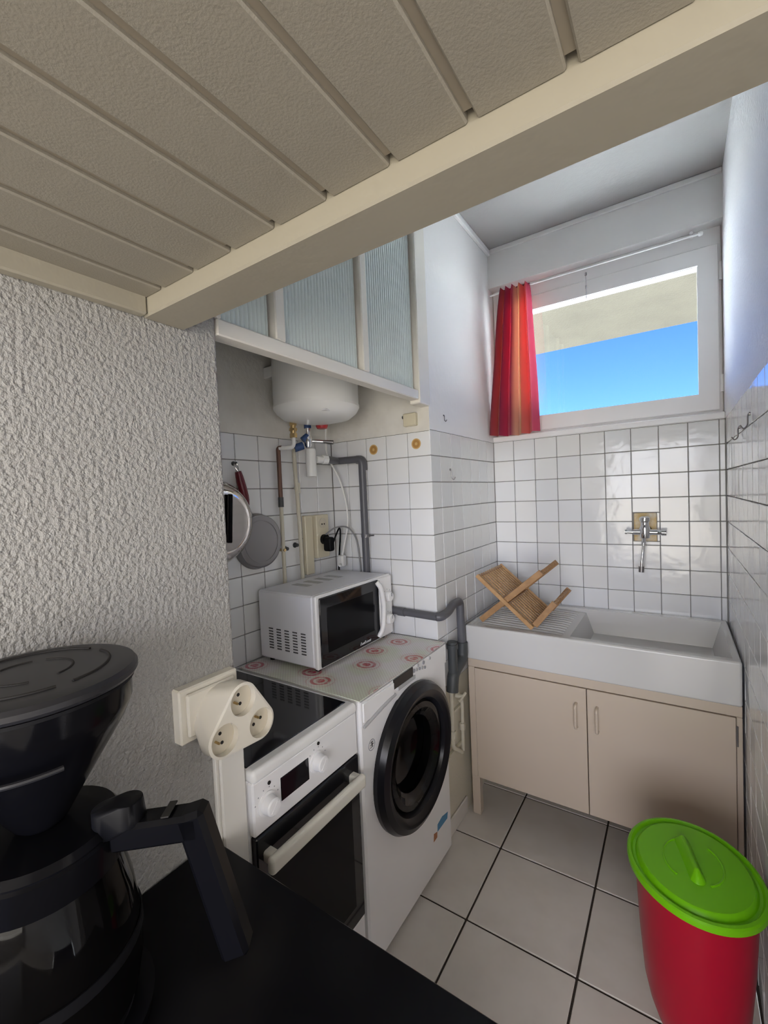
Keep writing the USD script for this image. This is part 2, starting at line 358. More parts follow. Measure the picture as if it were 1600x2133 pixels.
# floor
fl = thing('floor', 'pale beige square floor tiles with dark joints', kind='structure')
part(fl, 'joint_bed', bx(-.6, W + .02, -2.75, .02, -.06, -.004), 'floor_grout')
FX0, FY0, TF = 0.1947, -0.6219, 0.3378
for i in range(-3, 4):
    for j in range(-2, 7):
        x0, x1 = FX0 + i * TF, FX0 + (i + 1) * TF; y1, y0 = FY0 - j * TF, FY0 - (j + 1) * TF
        x0, x1, y0, y1 = max(x0, -.49), min(x1, W - .002), max(y0, -2.7), min(y1, -.003)
        if x1 - x0 < .03 or y1 - y0 < .03: continue
        g = .0032
        part(fl, 'tile', cb(x0 + g, x1 - g, y0 + g, y1 - g, -.012, 0.0, .0018), random.choice(['floor_a', 'floor_b']), smooth=False)
single('floor_001', bx(-2.0, 3.0, -5.0, -2.75, -.06, -.002), 'floor_a', 'plain beige floor of the living room behind the camera', kind='structure')

# back wall with window opening
wb = thing('wall_back', 'white tiled wall under the small window behind the sink', kind='structure')
part(wb, 'plaster', bx(-.6, W + .3, 0.0045, .155, 0, ZT), 'grout')
part(wb, 'lintel', bx(0, W, 0, .155, 2.435, HC), 'smooth_wall')
part(wb, 'outer_wall', join(bx(-3, 0, 0.06, .155, 0, 2.49), bx(W, 3, .06, .155, 0, 2.49)), 'house_wall')
PX0, PX1, PZ0, PZ1 = .630, .716, 1.150, 1.280
for i in range(10):
    for j in range(-1, 8):
        x0, x1 = i * T, min((i + 1) * T, W - .001)
        z0, z1 = ZS + j * T, min(ZS + (j + 1) * T, ZT)
        if i == 6 and j in (3, 4):
            # tile chipped away around the tap connection
            if j == 3: tile(wb, 'y', 0, x0, x1, z0, PZ0, -1); tile(wb, 'y', 0, PX1, x1, PZ0, z1, -1)
            else: tile(wb, 'y', 0, x0, x1, PZ1 - .004, z1, -1); tile(wb, 'y', 0, PX1, x1, z0, PZ1 - .004, -1)
            continue
        tile(wb, 'y', 0, x0, x1, z0, z1, -1)
part(wb, 'plaster_patch', cb(PX0, PX1, -.004, .006, PZ0, PZ1 - .006, .003), 'plaster_patch', label='yellowed bare plaster patch around the tap')

# column beside the sink
wc = thing('wall_column', 'white column wall with tiled lower half left of the sink', kind='structure')
part(wc, 'plaster', bx(-.62, -.0002, YC + .0002, .06, ZT, HC), 'smooth_wall')
part(wc, 'base', bx(-.62, -.0045, YC + .0045, .06, 0, ZT), 'grout')
part(wc, 'painted_base', cb(-.01, .0, YC + .002, -.004, .0, ZS - 2 * T, .001), 'pipe_paint')
part(wc, 'plinth', cb(0.0, .009, YC - .0, -.50, .0, .07, .003), 'floor_b')
for i in range(7):
    for j in range(-2, 8):
        y1, y0 = -i * T, max(-(i + 1) * T, YC)
        tile(wc, 'x', 0, y0, y1, ZS + j * T, min(ZS + (j + 1) * T, ZT), 1)
# alcove back wall (with brown decals), same column block
wab = thing('wall_alcove_back', 'tiled alcove wall behind the microwave with two brown flower decals', kind='structure')
TA = 0.1025
for i in range(5):
    for j in range(-2, 8):
        x1, x0 = -i * TA, max(-(i + 1) * TA, A)
        tile(wab, 'y', YC, x0, x1, ZS + j * T, min(ZS + (j + 1) * T, ZT - .004), -1)
part(wab, 'plaster', bx(A, -.0005, YC - .0006, YC + .004, ZT - .004, HC), 'alcove_wall')
# alcove left wall
wal = thing('wall_alcove_left', 'tiled alcove wall carrying the water heater and hanging pans', kind='structure')
part(wal, 'plaster', bx(A - .12, A - .0045, YP, .06, 0, ZT - .008), 'grout')
part(wal, 'upper_plaster', bx(A - .12, A, YP, YC + .01, ZT - .008, HC), 'alcove_wall')
for i in range(9):
    for j in range(-2, 8):
        y1, y0 = YC - i * T, max(YC - (i + 1) * T, YP)
        tile(wal, 'x', A, y0, y1, ZS + j * T, min(ZS + (j + 1) * T, ZT - .008), 1)
# partition wall, rough render
wl = thing('wall_left', 'white rough-rendered partition wall on the left', kind='structure')
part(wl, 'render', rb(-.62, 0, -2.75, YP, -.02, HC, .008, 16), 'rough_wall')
# right wall
wr = thing('wall_right', 'right wall with white tiles below rough render', kind='structure')
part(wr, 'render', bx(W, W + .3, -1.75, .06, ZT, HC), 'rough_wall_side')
part(wr, 'base', bx(W + .0045, W + .3, -1.75, .06, 0, ZT), 'grout')
for i in range(11):
    for j in range(-8, 8):
        z0 = ZS + j * T
        if z0 < -.02: continue
        tile(wr, 'x', W, -(i + 1) * T, -i * T, max(z0, 0.002), min(z0 + T, ZT + .004), -1)
part(wr, 'painted_base', bx(W, W + .006, -1.75, -11 * T, 0, ZT), 'smooth_wall')
# ceiling
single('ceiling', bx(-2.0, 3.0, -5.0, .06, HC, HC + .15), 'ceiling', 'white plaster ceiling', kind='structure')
single('trim_1', join(cb(0, .016, YC, 0, HC - .030, HC, .004)), 'smooth_wall', 'thin white moulding between column wall and ceiling', kind='structure')
single('trim_2', cb(0.016, W, -.012, 0, HC - .022, HC, .003), 'smooth_wall', 'thin white moulding above the window lintel', kind='structure')
# living room shell behind the camera
single('wall_room_left', bx(-2.15, -2.0, -5.0, -2.60, 0, HC), 'smooth_wall', 'plain white living room wall on the left', kind='structure')
single('wall_room_right', bx(3.0, 3.15, -5.0, -1.6, 0, HC), 'smooth_wall', 'plain white living room wall on the right', kind='structure')
single('wall_room_front', join(bx(W + .3, 3.0, -1.75, -1.6, 0, HC), bx(-2.0, -.62, -2.75, -2.6, 0, HC)), 'smooth_wall', 'plain white walls either side of the kitchenette opening', kind='structure')
single('wall_room_back', join(bx(-2, -.05, -5.15, -5.0, 0, HC), bx(2.75, 3.0, -5.15, -5.0, 0, HC), bx(-.05, 2.75, -5.15, -5.0, 2.4, HC), bx(-.05, 2.75, -5.15, -5.0, 0, .3)), 'smooth_wall', 'living room wall around the glazed opening behind the camera', kind='structure')

# window
win = thing('window_1', 'white plastic window high above the sink with one large pane', kind='structure')
Y0, Y1 = .05, .11
def ring(x0, x1, z0, z1, l, r, b, t, y0, y1, c=.004):
    return tri(cb(x0, x1, y0, y1, z0, z1, c) - mbx(x0 + l, x1 - r, y0 - .1, y1 + .1, z0 + b, z1 - t))
part(win, 'frame', ring(0.001, W - .001, ZT, 2.437, .034, .016, .052, .082, Y0 + .012, Y1 + .02), 'pvc_white')
part(win, 'sash', ring(.031, .945, 1.692, 2.362, .06, .07, .072, .07, Y0 - .004, Y1), 'pvc_white')
part(win, 'pane', bx(.088, .878, .078, .083, 1.760, 2.296), 'pane', smooth=False)
part(win, 'glazing_bead', ring(.083, .883, 1.756, 2.300, .010, .010, .010, .010, Y0 + .004, .078, .002), 'pvc_white')
part(win, 'sill', cb(.0, W, -.004, .065, ZT, ZT + .028, .004), 'pvc_white')
for z in (2.25, 1.80): part(win, 'hinge', cyl((.951, .052, z - .035), (.951, .052, z + .035), .006), 'pvc_white')

# balcony slab above the window and the ground outside
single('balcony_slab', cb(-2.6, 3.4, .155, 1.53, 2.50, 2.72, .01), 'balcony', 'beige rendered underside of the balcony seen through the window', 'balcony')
gp = 240
gx, gy = np.meshgrid(np.linspace(-400, 400, 41), np.linspace(0.5, 600, 31))
gz = -9.0 + 1.2 * meshkit.fbm(np.stack([gx / 60, gy / 60, 0 * gx], -1), 3, 5)
Fq = [[i * 41 + j, i * 41 + j + 1, (i + 1) * 41 + j + 1, (i + 1) * 41 + j] for i in range(30) for j in range(40)]
single('ground', (np.stack([gx.ravel(), gy.ravel(), gz.ravel()], 1), np.array(Fq)), 'ground', 'pale open ground far below the window', kind='structure', smooth=True)

# curtain rod, curtain, cord
rod = thing('curtain_rod', 'slim white curtain rod across the top of the window', 'curtain rod', (.03, -.012, 2.392))
part(rod, 'rod', cyl((.012, -.012, 2.392), (.878, -.012, 2.392), .0045), 'pvc_white')
part(rod, 'end_knob', lathe([(0, 0), (.008, .001), (.0105, .008), (.008, .016), (0, .018)], (.876, -.012, 2.392), 'x', 20), 'pvc_white')
for x in (.06, .855): part(rod, 'bracket', join(cyl((x, -.012, 2.392), (x, .012, 2.41), .003), cyl((x, .001, 2.41), (x, .05, 2.41), .0065)), 'pvc_white')
part(rod, 'pull_cord', join(cyl((.455, .03, 2.385), (.455, .03, 2.27), .0012, n=8), cyl((.455, .03, 2.33), (.455, .03, 2.318), .004, n=10), cyl((.455, .03, 2.388), (.455, .03, 2.376), .005, n=10)), 'print_grey')
ns, nt = 150, 40
S, Tt = np.meshgrid(np.linspace(0, 1, ns), np.linspace(0, 1, nt))
xl = .080 + (.004 - .080) * Tt ** .8; xr = .214 + (.243 - .214) * Tt ** .6
ph = 2 * PI * (5.0 * S + .22 * np.sin(4 * S + 1))
amp = .019 + .012 * Tt
cx_ = xl + (xr - xl) * (S + .018 * np.sin(2 * ph)); cy_ = -.038 - amp * np.sin(ph) - .004 * np.sin(9 * Tt + 5 * S)
cz_ = 2.394 - Tt * (2.394 - 1.682) + .006 * np.sin(ph) * (1 - Tt) * 1.0 - .010 * np.sin(3.1 * S) * Tt
cx_ = np.maximum(cx_, .004)
Vf = np.stack([cx_.ravel(), cy_.ravel(), cz_.ravel()], 1); Vb = Vf + [0, .0012, 0]
q = np.array([[i * ns + j, i * ns + j + 1, (i + 1) * ns + j + 1, (i + 1) * ns + j] for i in range(nt - 1) for j in range(ns - 1)])
edge = [j for j in range(ns)] + [i * ns + ns - 1 for i in range(1, nt)] + [(nt - 1) * ns + j for j in range(ns - 2, -1, -1)] + [i * ns for i in range(nt - 2, 0, -1)]
N = ns * nt
qe = np.array([[edge[k], edge[(k + 1) % len(edge)], edge[(k + 1) % len(edge)] + N, edge[k] + N] for k in range(len(edge))])
Fall = np.vstack([q, q[:, ::-1] + N, qe[:, ::-1]])
uv = np.tile(np.stack([S.ravel(), Tt.ravel()], 1), (2, 1))
ctn = thing('curtain', 'red and orange striped cotton curtain bunched at the left of the window', 'curtain', (.11, -.03, 1.69))
part(ctn, 'cloth', (np.vstack([Vf, Vb]), Fall), 'curtain', smooth=True, uv=uv)
part(ctn, 'rod_pocket', tube(np.array([[.082 + .13 * t, -.012, 2.392] for t in np.linspace(0, 1, 10)]), .0085, 12), 'curtain', label='gathered heading slid over the rod', uv=None)

# ribbed glass screen above the alcove
gs = thing('wall_glass_screen', 'white wooden frame with three ribbed glass panes above the alcove', kind='structure')
X0, X1 = -.036, .004
part(gs, 'bottom_rail', cb(X0, X1, YP, -.79, 1.748, 1.783, .003), 'wood_white')
part(gs, 'stile', cb(X0, X1 + .004, -.792, YC - .001, 1.735, HC, .003), 'wood_white')
part(gs, 'mullion', cb(X0, X1, -1.484, -1.452, 1.783, HC, .003), 'wood_white')
part(gs, 'mullion', cb(X0, X1, -1.132, -1.100, 1.783, HC, .003), 'wood_white')
part(gs, 'stile', cb(X0, X1, YP, YP + .012, 1.783, HC, .003), 'wood_white')
def ribbed(y0, y1, z0, z1, x):
    n = int((y1 - y0) / .0013); ys = np.linspace(y0, y1, n); xs = x + .0032 * np.abs(np.sin(PI * ys / .0125)) ** .8
    poly = sg.Polygon(list(zip(xs, ys)) + [(x - .004, y1), (x - .004, y0)])
    return extr(poly, z1 - z0, 'z', z0)
for y0, y1 in ((YP + .010, -1.496), (-1.455, -1.146), (-1.103, -.806)):
    part(gs, 'pane', ribbed(y0, y1, 1.780, HC - .01, -.014), 'ribbed_glass', smooth=25)

# lowered plank ceiling over the counter
lc = thing('lowered_ceiling', 'cream tongue-and-groove plank ceiling with a beam over the counter', 'lowered ceiling', kind='structure')
ZB, ZP = 1.735, 1.765
gy0 = [.0720 + .0927 * k for k in range(-1, 11)]
for a, b in zip(gy0[:-1], gy0[1:]):
    x0, x1 = max(a + .005, .001), min(b - .005, W + .2)
    if x1 - x0 < .01: continue
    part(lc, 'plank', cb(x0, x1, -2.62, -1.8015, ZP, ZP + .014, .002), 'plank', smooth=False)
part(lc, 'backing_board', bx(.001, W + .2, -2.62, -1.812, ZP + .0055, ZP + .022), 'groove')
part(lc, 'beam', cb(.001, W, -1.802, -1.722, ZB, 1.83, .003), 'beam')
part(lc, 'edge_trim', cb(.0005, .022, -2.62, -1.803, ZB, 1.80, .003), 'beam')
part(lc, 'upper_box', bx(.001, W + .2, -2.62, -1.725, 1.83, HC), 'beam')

# ------------------------------------------------------------------ sink, cabinet, tap
YF = -.513
sk = thing('sink', 'wide white stoneware sink with ribbed drainer over the beige cabinet', 'sink', (.49, -.26, .69))
outer = rb(.030, .952, YF, -.003, .69, .834, .008, 16)
basin = Manifold.hull_points(np.array([(x, y, z) for (x, y, z) in [(.425, YF + .030, .84), (.425, -.045, .84), (.932, YF + .030, .84), (.932, -.045, .84), (.468, YF + .058, .735), (.468, -.080, .735), (.90, YF + .058, .735), (.90, -.080, .735)]]))
drain = Manifold.hull_points(np.array([(.052, YF + .030, .84), (.052, -.045, .84), (.43, YF + .030, .84), (.43, -.045, .84), (.058, YF + .036, .826), (.058, -.050, .826), (.435, YF + .036, .818), (.435, -.05, .818)]))
part(sk, 'basin', tri(outer - basin - drain), 'sink', smooth=35)
for k in range(13):
    y = YF + .058 + k * .0305
    part(sk, 'drainer_rib', tube([(.075, y, .825), (.09, y, .8270), (.38, y, .8205), (.405, y, .8165)], .0050, 10), 'sink')
part(sk, 'drain_hole', lathe([(0, 0), (.030, 0), (.032, .002), (.024, .003), (.020, -.002), (0, -.002)][::-1], (.70, -.27, .7365), 'z', 24), 'chrome')

cabt = thing('sink_cabinet', 'beige laminate cabinet with two doors under the sink', 'cabinet', (.49, -.26, 0))
YD = -.500
part(cabt, 'carcass', tri(cb(.032, .952, YD + .018, -.006, .176, .688, .002) - mbx(.05, .935, YD, -.03, .19, .64)), 'cabinet')
part(cabt, 'top_rail', cb(.032, .952, YD, YD + .018, .653, .689, .002), 'cabinet')
part(cabt, 'side_strip', cb(.032, .060, YD - .0, YD + .018, .172, .6525, .002), 'cabinet')
part(cabt, 'side_strip', cb(.9365, .952, YD, YD + .018, .10, .6525, .002), 'cabinet')
for x0, x1, hx in ((.0615, .4985, .464), (.5015, .935, .536)):
    d = part(cabt, 'door', cb(x0, x1, YD - .002, YD + .015, .172, .650, .0015), 'cabinet')
    part(d, 'handle', tube(fillet([(hx, YD - .001, .590), (hx, YD - .026, .588), (hx, YD - .026, .502), (hx, YD - .001, .500)], .010), .0052, 12), 'cabinet')
for (x, y) in ((.045, -.478), (.925, -.478), (.045, -.04), (.925, -.04)):
    part(cabt, 'leg', cb(x - .015, x + .020, y - .018, y + .018, .0005, .178, .003), 'cabinet')
part(cabt, 'hinge', cyl((.938, YD - .004, .560), (.938, YD - .004, .625), .003, n=10), 'alu')

tap = thing('wall_tap', 'old chrome wall tap with side levers above the sink', 'tap', (.674, 0, 1.2))
part(tap, 'wall_plate', lathe([(0, 0), (.024, 0), (.026, .004), (.018, .014), (.014, .04), (0, .04)], (.674, -.004, 1.198), 'y', 28).apply_transform(np.diag([1, 1, 1, 1])), 'chrome')
part(tap, 'body', join(cyl((.674, -.002, 1.200), (.674, -.062, 1.200), .017), lathe([(0, -.03), (.017, -.028), (.021, -.012), (.021, .012), (.016, .028), (0, .03)], (.674, -.052, 1.198), 'z', 28), cyl((.630, -.05, 1.195), (.720, -.05, 1.195), .0125)), 'chrome')
part(tap, 'cap', lathe([(0, 0), (.013, 0), (.016, .006), (.016, .032), (.020, .038), (.020, .052), (.012, .058), (0, .059)], (.674, -.052, 1.205), 'z', 28), 'chrome')
part(tap, 'lever', join(cyl((.632, -.05, 1.195), (.604, -.055, 1.196), .010, .0075), cyl((.606, -.055, 1.196), (.598, -.056, 1.196), .011)), 'chrome')
part(tap, 'lever', join(cyl((.716, -.05, 1.194), (.738, -.055, 1.193), .010, .0115), cyl((.736, -.055, 1.193), (.752, -.056, 1.193), .0125)), 'chrome')
part(tap, 'spout', tube(spline([(.671, -.055, 1.178), (.669, -.064, 1.150), (.667, -.072, 1.120), (.663, -.078, 1.085), (.660, -.080, 1.048)], 6), [.0085] * 8 + [.006] * 17, 12), 'chrome')
part(tap, 'aerator', cyl((.660, -.080, 1.050), (.6595, -.080, 1.026), .0105), 'alu')

# ------------------------------------------------------------------ dish rack
rk = thing('dish_rack', 'folding bamboo dish rack with crossed slatted wings on the drainer', 'dish rack', (.2, -.32, .83))
yA, yB = -.470, -.172
def wing(a, b, ys, zr, w_end, nslat, frac, mat_='bamboo', hr=.016, hs=.008):
    """slatted wing: slats run from a to b (x, z), spread over ys; cross bars near the ends"""
    a, b = np.array(a), np.array(b)
    d = (b - a) / np.linalg.norm(b - a); up = (-d[1], 0, d[0]) if d[0] > 0 else (d[1], 0, -d[0])
    for k in range(nslat):
        y = ys[0] + (ys[1] - ys[0]) * k / (nslat - 1)
        end = k in (0, nslat - 1)
        part(rk, 'rail' if end else 'slat', obox((a[0], y, a[1]), (b[0], y, b[1]), (.010 if end else .0048), hr if end else hs, up), mat_)
    for t in frac:
        c = a + (b - a) * t
        part(rk, 'cross_bar', cyl((c[0], ys[0] - .004, c[1]), (c[0], ys[1] + .004, c[1]), .0055, n=12), 'bamboo_dark')
Pa, Pb = (.074, 1.042), (.302, .842)
Qa, Qb = (.082, .848), (.340, 1.070)
wing(Pa, Pb, (yA, yB), 0, 0, 13, (.03, .46, .56, .965))
wing(Qa, Qb, (yA + .0125, yB - .0125), 0, 0, 12, (.04, .42, .52, .96), 'bamboo_dark', .024, .014)
wing((.308, .852), (.388, .952), (yA + .0125, yB - .0125), 0, 0, 12, (.06, .95), 'bamboo_dark', .024, .014)
part(rk, 'hinge_board', obox((.196, yA + .006, .937), (.196, yB - .006, .937), .004, .030, (.64, 0, .77)), 'bamboo')

# ------------------------------------------------------------------ appliances
XF = .036
ZW = .820
wm = thing('washing_machine', 'white front-loading washing machine with black porthole ring', 'washing machine', (-.2, -.997, 0))
yc, zc, R = -.990, .528, .236
body = cb(-.480, XF, -1.272, -.723, .016, ZW, .006)
hole = Manifold.cylinder(.34, .178, .178, 48).rotate([0, 90, 0]).translate([XF - .33, yc, zc])
part(wm, 'body', tri(body - hole), 'appliance')
part(wm, 'fascia', extr(sg.Polygon([(-1.270, .748), (-.725, .748), (-.725, ZW - .002), (-1.270, ZW - .002)]), .004, 'x', XF), 'appliance')
part(wm, 'drawer', tri(cb(XF + .003, XF + .008, -1.264, -1.100, .756, ZW - .008, .002)), 'appliance')
part(wm, 'drawer_grip', tube(spline([(XF + .005, -1.262, .744), (XF + .009, -1.215, .757), (XF + .009, -1.15, .768), (XF + .006, -1.095, .772)], 8), .0055, 10), 'grey_silver')
part(wm, 'display', tri(cb(XF + .003, XF + .0068, -1.100, -.980, .788, .819, .001)), 'black_glass')
part(wm, 'button_strip', tri(cb(XF + .003, XF + .007, -1.075, -.965, .774, .787, .001)), 'grey_silver')
for k, (y, z) in enumerate([(-.972, .803), (-.953, .800), (-.934, .797), (-.915, .794), (-.896, .788), (-.944, .812), (-.905, .808), (-.858, .808)]):
    part(wm, 'button', cyl((XF + .003, y, z), (XF + .0075, y, z), .0052 if k % 3 else .0066, n=12), 'grey_silver' if k % 2 else 'print_grey')
rg = part(wm, 'door', lathe([(.180, XF - .004), (R, XF + .001), (R + .001, XF + .016), (R - .008, XF + .034), (R - .026, XF + .042), (.198, XF + .040), (.184, XF + .030), (.176, XF + .008), (.174, XF - .003), (.180, XF - .004)], (0, yc, zc), 'x', 72), 'door_ring', label='thick black round door ring')
part(rg, 'porthole', lathe([(.1755, XF + .008), (.168, XF + .022), (.150, XF + .024), (.128, XF + .006), (.118, XF - .05), (.08, XF - .075), (0, XF - .085), (0, XF - .080), (.078, XF - .070), (.112, XF - .047), (.121, XF + .004), (.148, XF + .018), (.1755, XF + .008)], (0, yc, zc), 'x', 64), 'porthole', label='bowl-shaped glass of the porthole')
part(wm, 'drum', lathe([(.176, XF - .045), (.176, XF - .30), (0, XF - .31), (0, XF - .302), (.171, XF - .293), (.171, XF - .045), (.176, XF - .045)], (0, yc, zc), 'x', 48), 'drum')
part(wm, 'door_seal', lathe([(.176, XF - .046), (.176, XF - .004), (.165, XF - .006), (.150, XF - .040), (.155, XF - .046), (.176, XF - .046)], (0, yc, zc), 'x', 48), 'seal')
ty = []
for r0, r1 in ((.0165, .0145),):
    ty.append(extr(sg.Point(-1.222, .672).buffer(r0, 24).difference(sg.Point(-1.222, .672).buffer(r1, 24)), .0006, 'x', XF))
for a in range(3):
    ty.append(bx(XF, XF + .0006, -1.231, -1.214 + .003 * (a % 2), .6785 - .0075 * a, .6815 - .0075 * a))
    ty.append(bx(XF, XF + .0006, -1.2225, -1.219, .667, .682))
part(wm, 'round_logo', join(*ty), 'print_grey', smooth=False, label='small round grey printed logo')
part(wm, 'label_sticker', extr(sg.Polygon([(-.840, .150), (-.758, .148), (-.752, .170), (-.800, .182), (-.838, .176)]), .0006, 'x', XF), 'sticker_blue', smooth=False, label='blue part of the sticker')
part(wm, 'label_sticker', extr(sg.Polygon([(-.872, .132), (-.845, .132), (-.843, .152), (-.868, .160)]), .0006, 'x', XF), 'sticker_orange', smooth=False, label='orange part of the sticker')
for y in (-1.24, -.755):
    for x in (-.44, 0.0): part(wm, 'foot', cyl((x, y, 0.0), (x, y, .018), .020, n=16), 'black_matte')

# oilcloth over the washing machine
cl_n = 40
xs = np.linspace(-.484, XF + .002, cl_n); ysn = np.linspace(-1.274, -.722, cl_n)
gx2, gy2 = np.meshgrid(xs, ysn)
gz2 = ZW + .0035 + .0016 * (meshkit.fbm(np.stack([gx2 * 14, gy2 * 14, 0 * gx2], -1), 2, 3) - .5)
gz2 += .0015 * np.clip((gx2 - .0) / .03, 0, 1) * np.clip((gy2 + .80) / .05, 0, 1)       # curled corner
Vt = np.stack([gx2.ravel(), gy2.ravel(), gz2.ravel()], 1); Vb2 = Vt - [0, 0, .0018]
qq = np.array([[i * cl_n + j, i * cl_n + j + 1, (i + 1) * cl_n + j + 1, (i + 1) * cl_n + j] for i in range(cl_n - 1) for j in range(cl_n - 1)])
ed = [j for j in range(cl_n)] + [i * cl_n + cl_n - 1 for i in range(1, cl_n)] + [(cl_n - 1) * cl_n + j for j in range(cl_n - 2, -1, -1)] + [i * cl_n for i in range(cl_n - 2, 0, -1)]
nn = cl_n * cl_n
qe2 = np.array([[ed[k], ed[(k + 1) % len(ed)], ed[(k + 1) % len(ed)] + nn, ed[k] + nn] for k in range(len(ed))])
single('oilcloth', (np.vstack([Vt, Vb2]), np.vstack([qq, qq[:, ::-1] + nn, qe2[:, ::-1]])), 'oilcloth', 'pale oilcloth with red oval prints on top of the washing machine', 'tablecloth', smooth=40)

# microwave
mw = thing('microwave', 'white microwave oven with black glass door on the oilcloth', 'microwave', (-.33, -.95, .83))
mx0, mx1, my0, my1, mz0, mz1 = -.470, -.190, -1.189, -.744, .838, 1.080
part(mw, 'body', tri(cb(mx0, mx1 - .016, my0, my1, mz0, mz1, .006)), 'appliance_side')
part(mw, 'front_frame', tri(cb(mx1 - .017, mx1, my0 - .001, my1, mz0 - .002, mz1 + .001, .004)), 'appliance')
d = part(mw, 'door', tri(cb(mx1 - .001, mx1 + .006, my0 + .012, my1 - .092, mz0 + .004, mz1 - .008, .003)), 'black_glass', label='black glass door')
part(d, 'window', tri(cb(mx1 + .004, mx1 + .0072, my0 + .045, my1 - .132, mz0 + .045, mz1 - .045, .001)), 'black_gloss', label='darker see-through screen area')
brand = []
for k in range(8): brand.append(obox((mx1 + .0065, -.968 + k * .0085, mz0 + .014), (mx1 + .0065, -.963 + k * .0085, mz0 + .014 + (.011 if k in (0, 3) else .007)), .0016, .003, (1, 0, 0), .0002))
part(d, 'brand_mark', join(*brand), 'print_white', smooth=False, label='tiny white printed brand mark')
hp = spline([(mx1 + .006, -.850, mz1 - .014), (mx1 + .018, -.838, mz1 - .045), (mx1 + .022, -.830, (mz0 + mz1) / 2), (mx1 + .018, -.838, mz0 + .045), (mx1 + .006, -.850, mz0 + .014)], 8)
part(mw, 'door_handle', join(tube(hp, .0095, 14)), 'appliance')
part(mw, 'control_panel', tri(cb(mx1 - .001, mx1 + .007, my1 - .088, my1 - .002, mz0 + .004, mz1 - .004, .003)), 'appliance')
for z in (.995, .905):
    kn = part(mw, 'knob', lathe([(0, .0), (.021, .0), (.022, .004), (.019, .018), (.016, .021), (0, .022)], (mx1 + .006, -.780, z), 'x', 28), 'appliance')
    part(kn, 'pointer', obox((mx1 + .029, -.780, z + .002), (mx1 + .029, -.780, z + .016), .003, .002, (1, 0, 0), .0003), 'print_grey')
    for a in range(7):
        t = math.radians(-30 + a * 40); part(mw, 'dial_mark', bx(mx1 + .0069, mx1 + .0075, -.780 + .029 * math.cos(t) - .0016, -.780 + .029 * math.cos(t) + .0016, z + .029 * math.sin(t) - .0016, z + .029 * math.sin(t) + .0016), 'print_grey', smooth=False)
for c in range(5):
    for k in range(8):
        x = mx0 + .050 + c * .039; z = mz0 + .040 + k * .0098
        part(mw, 'vent_slot', tri(cb(x, x + .022, my0 - .0006, my0 + .002, z, z + .0046, .0004)), 'vent', smooth=False)
for k in range(4):
    y = -1.075 + k * .060
    q_ = np.array([(-.415, y), (-.335, y + .0), (-.335, y + .030), (-.415, y + .030)])
    part(mw, 'top_vent', extr(sg.Polygon(q_), .0008, 'z', mz1 - .0002), 'grey_silver', smooth=False, label='grey louvred vent on the top')
for y in (my0 + .03, my1 - .03):
    for x in (mx0 + .03, mx1 - .03): part(mw, 'foot', cyl((x, y, ZW + .003), (x, y, mz0 + .002), .010, n=14), 'black_matte')

# cooker
yk0, yk1 = -1.645, -1.280
ck = thing('cooker', 'white freestanding cooker with black glass hob and oven door', 'cooker', (-.22, -1.46, 0))
part(ck, 'body', tri(cb(-.490, .012, yk0, yk1, .03, .800, .004)), 'appliance')
part(ck, 'hob_frame', tri(rb(-.494, .034, yk0, yk1 + .002, .792, .8225, .011, 16)), 'hob_frame', smooth=40)
part(ck, 'hob_glass', tri(cb(-.478, .006, yk0 + .006, yk1 - .016, .818, .8245, .0015)), 'black_glass', label='black ceramic hob glass')
part(ck, 'control_panel', tri(cb(.010, .030, yk0, yk1, .676, .796, .004)), 'appliance')
part(ck, 'display', tri(cb(.028, .0315, -1.567, -1.476, .713, .767, .001)), 'black_glass')
for y, z in ((-1.608, .734), (-1.447, .742)):
    kn = part(ck, 'knob', lathe([(0, 0), (.026, 0), (.026, .004), (.021, .006), (.019, .024), (.016, .027), (0, .028)], (.029, y, z), 'x', 32), 'appliance')
    part(kn, 'grip', obox((.050, y - .010, z - .012), (.050, y + .010, z + .012), .008, .014, (1, 0, 0), .002), 'appliance')
    for k in range(6):
        t = math.radians(20 + k * 28)
        part(ck, 'dial_mark', bx(.0295, .0306, y + .034 * math.cos(t) - .0012, y + .034 * math.cos(t) + .0012, z + .034 * math.sin(t) - .0012, z + .034 * math.sin(t) + .0012), 'print_grey', smooth=False)
    part(ck, 'indicator_light', cyl((.029, y + .008, z + .042), (.0318, y + .008, z + .042), .0042, n=12), 'hole')
dr = part(ck, 'oven_door', tri(cb(.012, .032, yk0 + .002, yk1 - .002, .208, .674, .003)), 'black_glass', label='black glass oven door')
part(dr, 'window', tri(cb(.030, .0326, yk0 + .035, yk1 - .040, .26, .60, .001)), 'black_gloss', label='slightly lighter door window')
part(dr, 'handle', join(tri(rb(.054, .074, yk0 + .006, yk1 - .022, .606, .643, .0085, 14))), 'handle', smooth=40, label='cream oven handle bar')
for y in (yk0 + .03, yk1 - .035): part(dr, 'handle_post', tri(rb(.026, .060, y - .012, y + .012, .612, .638, .006, 12)), 'handle', smooth=40)
part(ck, 'base_drawer', tri(cb(.010, .030, yk0 + .002, yk1 - .002, .05, .205, .003)), 'appliance')
for y in (yk0 + .03, yk1 - .03):
    for x in (-.45, -.02): part(ck, 'foot', cyl((x, y, 0), (x, y, .035), .016, n=14), 'black_matte')

# post that closes the partition's end beside the cooker
single('trim_3', join(cb(.0002, .016, -1.708, YP - .001, .0, .94, .003), cb(.0002, .011, -1.716, -1.708, .0, .94, .002)), 'wood_white', 'cream wooden post on the partition end beside the cooker', kind='structure')

